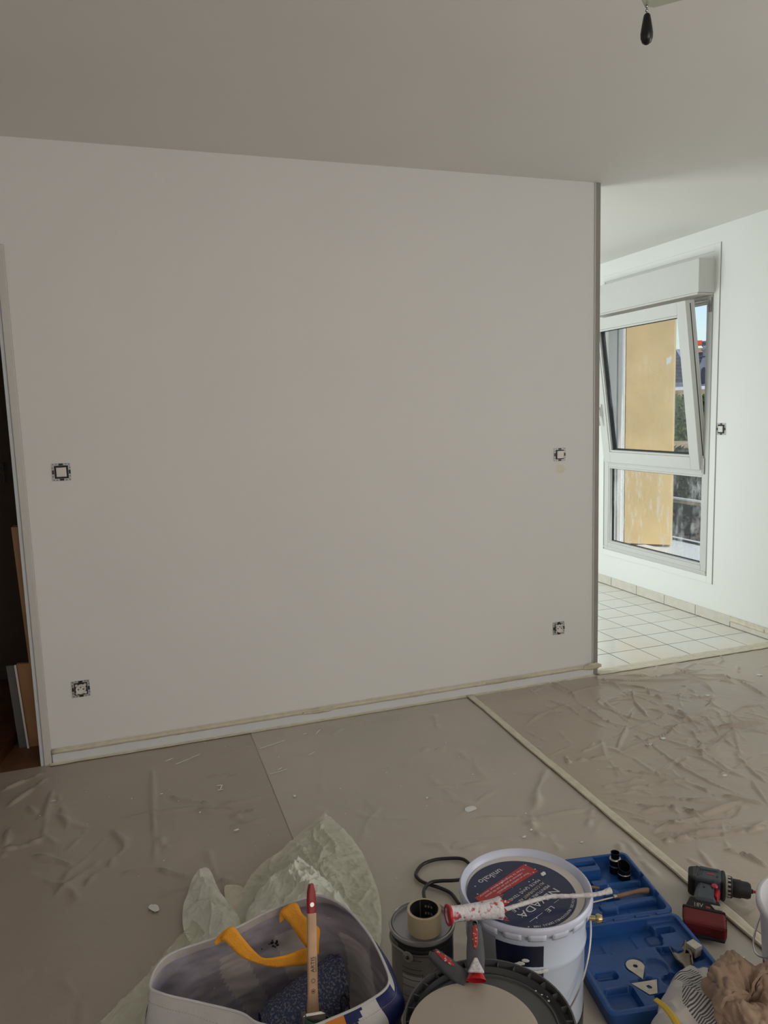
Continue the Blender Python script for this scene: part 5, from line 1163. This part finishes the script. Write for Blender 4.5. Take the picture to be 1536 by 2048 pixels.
for yy in (-.760*Lb, -.840*Lb):
    for k in range(10):
        g_ = 2*PI*k/10; mb.box((.0035*math.cos(g_)-.0006, yy+.0035*math.sin(g_)-.0006, .0070*fz), (.0035*math.cos(g_)+.0006, yy+.0035*math.sin(g_)+.0006, .0076*fz), 0, XB)
mb.box((-.0015, -.845*Lb, .0070*fz), (.0015, -.835*Lb, .0076*fz), 0, XB)
mb.build('lettering', M['inkk'], t, fix=False)
P = [[XB @ Vector((w_*c_, -(Lb+s_), th_*q_)) for c_, q_ in ((-1, -1), (1, -1), (1, 1), (-1, 1), (-1, -1))] for s_, w_, th_ in ((.0, .014, .008), (.004, .022, .010), (.05, .024, .010))]
MB().grid(P).build('ferrule', M['steel'], t)
# green holder round the brush
gc = thing('green_clip', 'green plastic holder with white edge round the brush foot in the bag', 'holder', bb+Vector((.008, -.012, -.008)))
P = []
for i in range(8):
    s_ = i/7; P.append([((.020+.012*s_)*math.cos(g_)*1.25, (.014+.010*s_)*math.sin(g_), -.040*s_+.012*math.cos(g_)*(1-s_)*-1*(1 if g_ < PI else .6)) for g_ in [2*PI*k/32 for k in range(33)]])
MB().grid(P).build('sleeve', M['green'], gc, smooth=True, solid=.002)
MB().tube(smoothpath([(-.024, -.018, -.018), (-.012, -.028, -.006), (.004, -.030, -.002), (.02, -.028, -.010), (.03, -.02, -.02)], 6), .0035, 10).build('white_edge', M['whitep'], gc, smooth=True)
MB().tube(smoothpath([(.020, -.004, -.006), (.040, -.002, -.012), (.060, -.006, -.010)], 6), .005, 10).build('side_tab', M['green'], gc, smooth=True)
wl = smoothpath([at(684, 2024, y=-1.965), at(681, 2005, y=-1.955), at(684, 1993, y=-1.95), at(690, 1991, y=-1.95), at(695, 2000, y=-1.955), at(699, 2018, y=-1.965), at(699, 2028, y=-1.97)], 6)
tag(MB().tube(wl, .0018, 8).build('wire_loop', M['black'], smooth=True), 'thin black wire loop sticking up inside the bag at right', 'wire')
# ------------------------------------------------------------------ carrier bag, brown paper, tray and white bucket at the right
cbg = thing('carrier_bag', 'crumpled white plastic carrier bag with grey stripes and a yellow band on the blue case', 'bag')
B1 = pl_([(1302, 2046), (1315, 2020), (1325, 1998), (1332, 1975), (1345, 1958), (1366, 1946), (1395, 1950), (1430, 1948), (1455, 1946), (1478, 1956), (1492, 1985), (1498, 2040), (1470, 2110), (1400, 2120), (1330, 2100), (1298, 2075)], .060)
c1 = at(1420, 2030, z=.09).xy
def hb(x, y, s_):
    w_ = max(0, 1-s_**2.2); return -.03*s_**6+.055*w_**.6*(.45+.55*ridg(x, y, 8, 31))+.012*ridg(x, y, 24, 32), .004*nz(x*30, y*30, 1), .004*nz(x*30, y*30, 8)
def bagmat_px(q_):
    v = Vector(q_)-CAM; dz = v.dot(fw); return 768+F*v.dot(RT)/dz, 1024+F*v.dot(DN)/dz
loopn = None
# printed bands follow bag-space coordinates
E1 = (at(1362, 1955, z=.1)-at(1432, 2050, z=.115)); E1.z = 0; LE_ = E1.length; E1.normalize(); E2 = Vector((-E1.y, E1.x, 0)); O1 = at(1432, 2050, z=.115)
def bmi(P):
    def f(i, j):
        q_ = Vector(P[i][j]); d_ = q_-O1; a_ = d_.dot(E1); b_ = d_.dot(E2)+.008*math.sin(a_*60)
        if -.008 < a_ < LE_+.010 and -.030 < b_ < .026+.006*math.sin(a_*40):
            return 1 if math.sin((a_+.15*b_)*2*PI/.0062) > .1 else 0
        if -.07 < a_ < -.008 and abs(b_) < .022: return 3
        return 0
    return f
def star2(name, mats, pts_, centre, hf, parent, rings, n, base, mifun):
    loop = smoothpath([Vector((x, y, 0)) for x, y in pts_], max(2, n//len(pts_)), True); P = []
    for i in range(rings+1):
        s_ = i/rings; row = []
        for q_ in loop+[loop[0]]:
            x = centre[0]+(q_.x-centre[0])*s_; y = centre[1]+(q_.y-centre[1])*s_; z, dx, dy = hf(x, y, s_); row.append((x+dx, y+dy, base+z))
        P.append(row)
    return MB().grid(P, mifun(P)).build(name, mats, parent, smooth=True, fix=False, angle=180)
star2('bag_film', [M['pbag'], M['stripe'], M['yellow'], M['purple']], B1, c1, hb, cbg, 150, 520, .072, bmi)
yb = smoothpath([at(1313, 2010, z=.105), at(1325, 2020, z=.108), at(1338, 2034, z=.112), at(1350, 2052, z=.114), at(1360, 2075, z=.11)], 6)
P = [[p_+Vector((E2.x, E2.y, 0))*w_+Vector((0, 0, .006*(1-abs(w_)/.008)+.012)) for w_ in (-.008, -.004, 0, .004, .008)] for p_ in yb]
MB().grid(P).build('yellow_band', M['yellow'], cbg, smooth=True, solid=.001, fix=False)
# support under the bag so it rests on the case and floor
pp = thing('brown_paper', 'ball of crumpled brown paper with a hollow in it on the carrier bag', 'paper')
ctr = at(1500, 2003, z=.152)
P = []; NT, NP_ = 200, 90
for i in range(NP_+1):
    v_ = i/NP_*2*PI; row = []
    for j in range(NT+1):
        g_ = j/NT*2*PI; gx_, gy_ = math.cos(g_), math.sin(g_); R1 = .044*(1+.22*nz(gx_*1.2, gy_*1.2, 1)); r2_ = .024*(1+.35*nz(gx_*1.5, gy_*1.5, 4))*(1.25 if gy_ > 0 else 1)
        q_ = Vector((gx_*(R1+r2_*math.cos(v_)), gy_*(R1+r2_*math.cos(v_)), r2_*math.sin(v_)))
        wq = q_+Vector((noise.noise(q_*30), noise.noise(q_*30+Vector((5, 0, 0))), noise.noise(q_*30+Vector((0, 7, 0)))))*.014
        cr_ = .020*abs(noise.noise(wq*24))+.012*abs(noise.noise(wq*46+Vector((3, 1, 2))))+.006*abs(noise.noise(wq*90))
        rr_ = R1+(r2_+cr_)*math.cos(v_); z = (r2_*1.2+cr_)*math.sin(v_)
        row.append((ctr.x+rr_*gx_*1.0+.006*nz(g_*2, v_), ctr.y+rr_*gy_*1.2, ctr.z+z+.010*math.sin(g_+.6)))
    P.append(row)
MB().grid(P).build('outer_folds', M['paper'], pp, smooth=True, fix=False, angle=30)
star('inner_fold', M['paper'], [(ctr.x+.042*math.cos(2*PI*k/12), ctr.y+.048*math.sin(2*PI*k/12)) for k in range(12)], ctr.xy, lambda x, y, s_: (-.02+.018*crink(x, y, 3, 2)+.025*s_**2, 0, 0), pp, rings=24, n=96, base=ctr.z-.02)
B2 = pl_([(1475, 2060), (1495, 2030), (1520, 2012), (1545, 2010), (1570, 2040), (1560, 2100), (1490, 2110)], .14)
star('loose_corner', M['paper'], B2, at(1525, 2055, z=.14).xy, lambda x, y, s_: (.02*(1-s_**2)+.012*ridg(x, y, 20, 4), 0, 0), pp, rings=30, n=120, base=.118)
t = thing('white_tray', 'white plastic tray corner showing behind the brown paper', 'tray', (1.345, -2.005, .008), CA+.45)
MB().box((-.04, -.05, 0), (.045, .05, .022)).build('tray_base', M['whitep'], t, bevel=.004); MB().box((-.04, .046, .022), (.045, .050, .034)).box((-.04, -.05, .022), (-.036, .046, .034)).build('tray_rim', M['whitep'], t, bevel=.002); MB().box((.012, .026, .0225), (.030, .030, .024)).build('slot', M['dgrey'], t)
BR = .150; lft = at(1511, 1800, z=.27); 
dirv = (lft-CAM); dirv.z = 0; dirv.normalize(); side = Vector((dirv.y, -dirv.x, 0)); bc = lft+side*BR+dirv*.0
wb = thing('white_bucket', 'milky white plastic bucket cut off by the right edge of the photo', 'bucket', (bc.x, bc.y, 0.006))
MB().lathe([(0, 0), (.118, 0), (.122, .004), (.142, .262), (.146, .264), (.150, .270), (.150, .282), (.146, .286), (.141, .286), (.139, .280), (.120, .012), (0, .012)], 80).build('bucket_body', M['milky'], wb, smooth=True, angle=50)
a_ = math.atan2(-side.y, -side.x)
MB().tube(smoothpath([(.151*math.cos(a_+k*.22-.9), .151*math.sin(a_+k*.22-.9), .255-.10*math.sin(PI*min(1, k/9))) for k in range(10)], 4), .0022, 8).build('wire_handle', M['steel'], wb, smooth=True)
wrap(wb, 'red_print', M['inkr'], a_+.20, a_+.55, .10, .16, .1325)
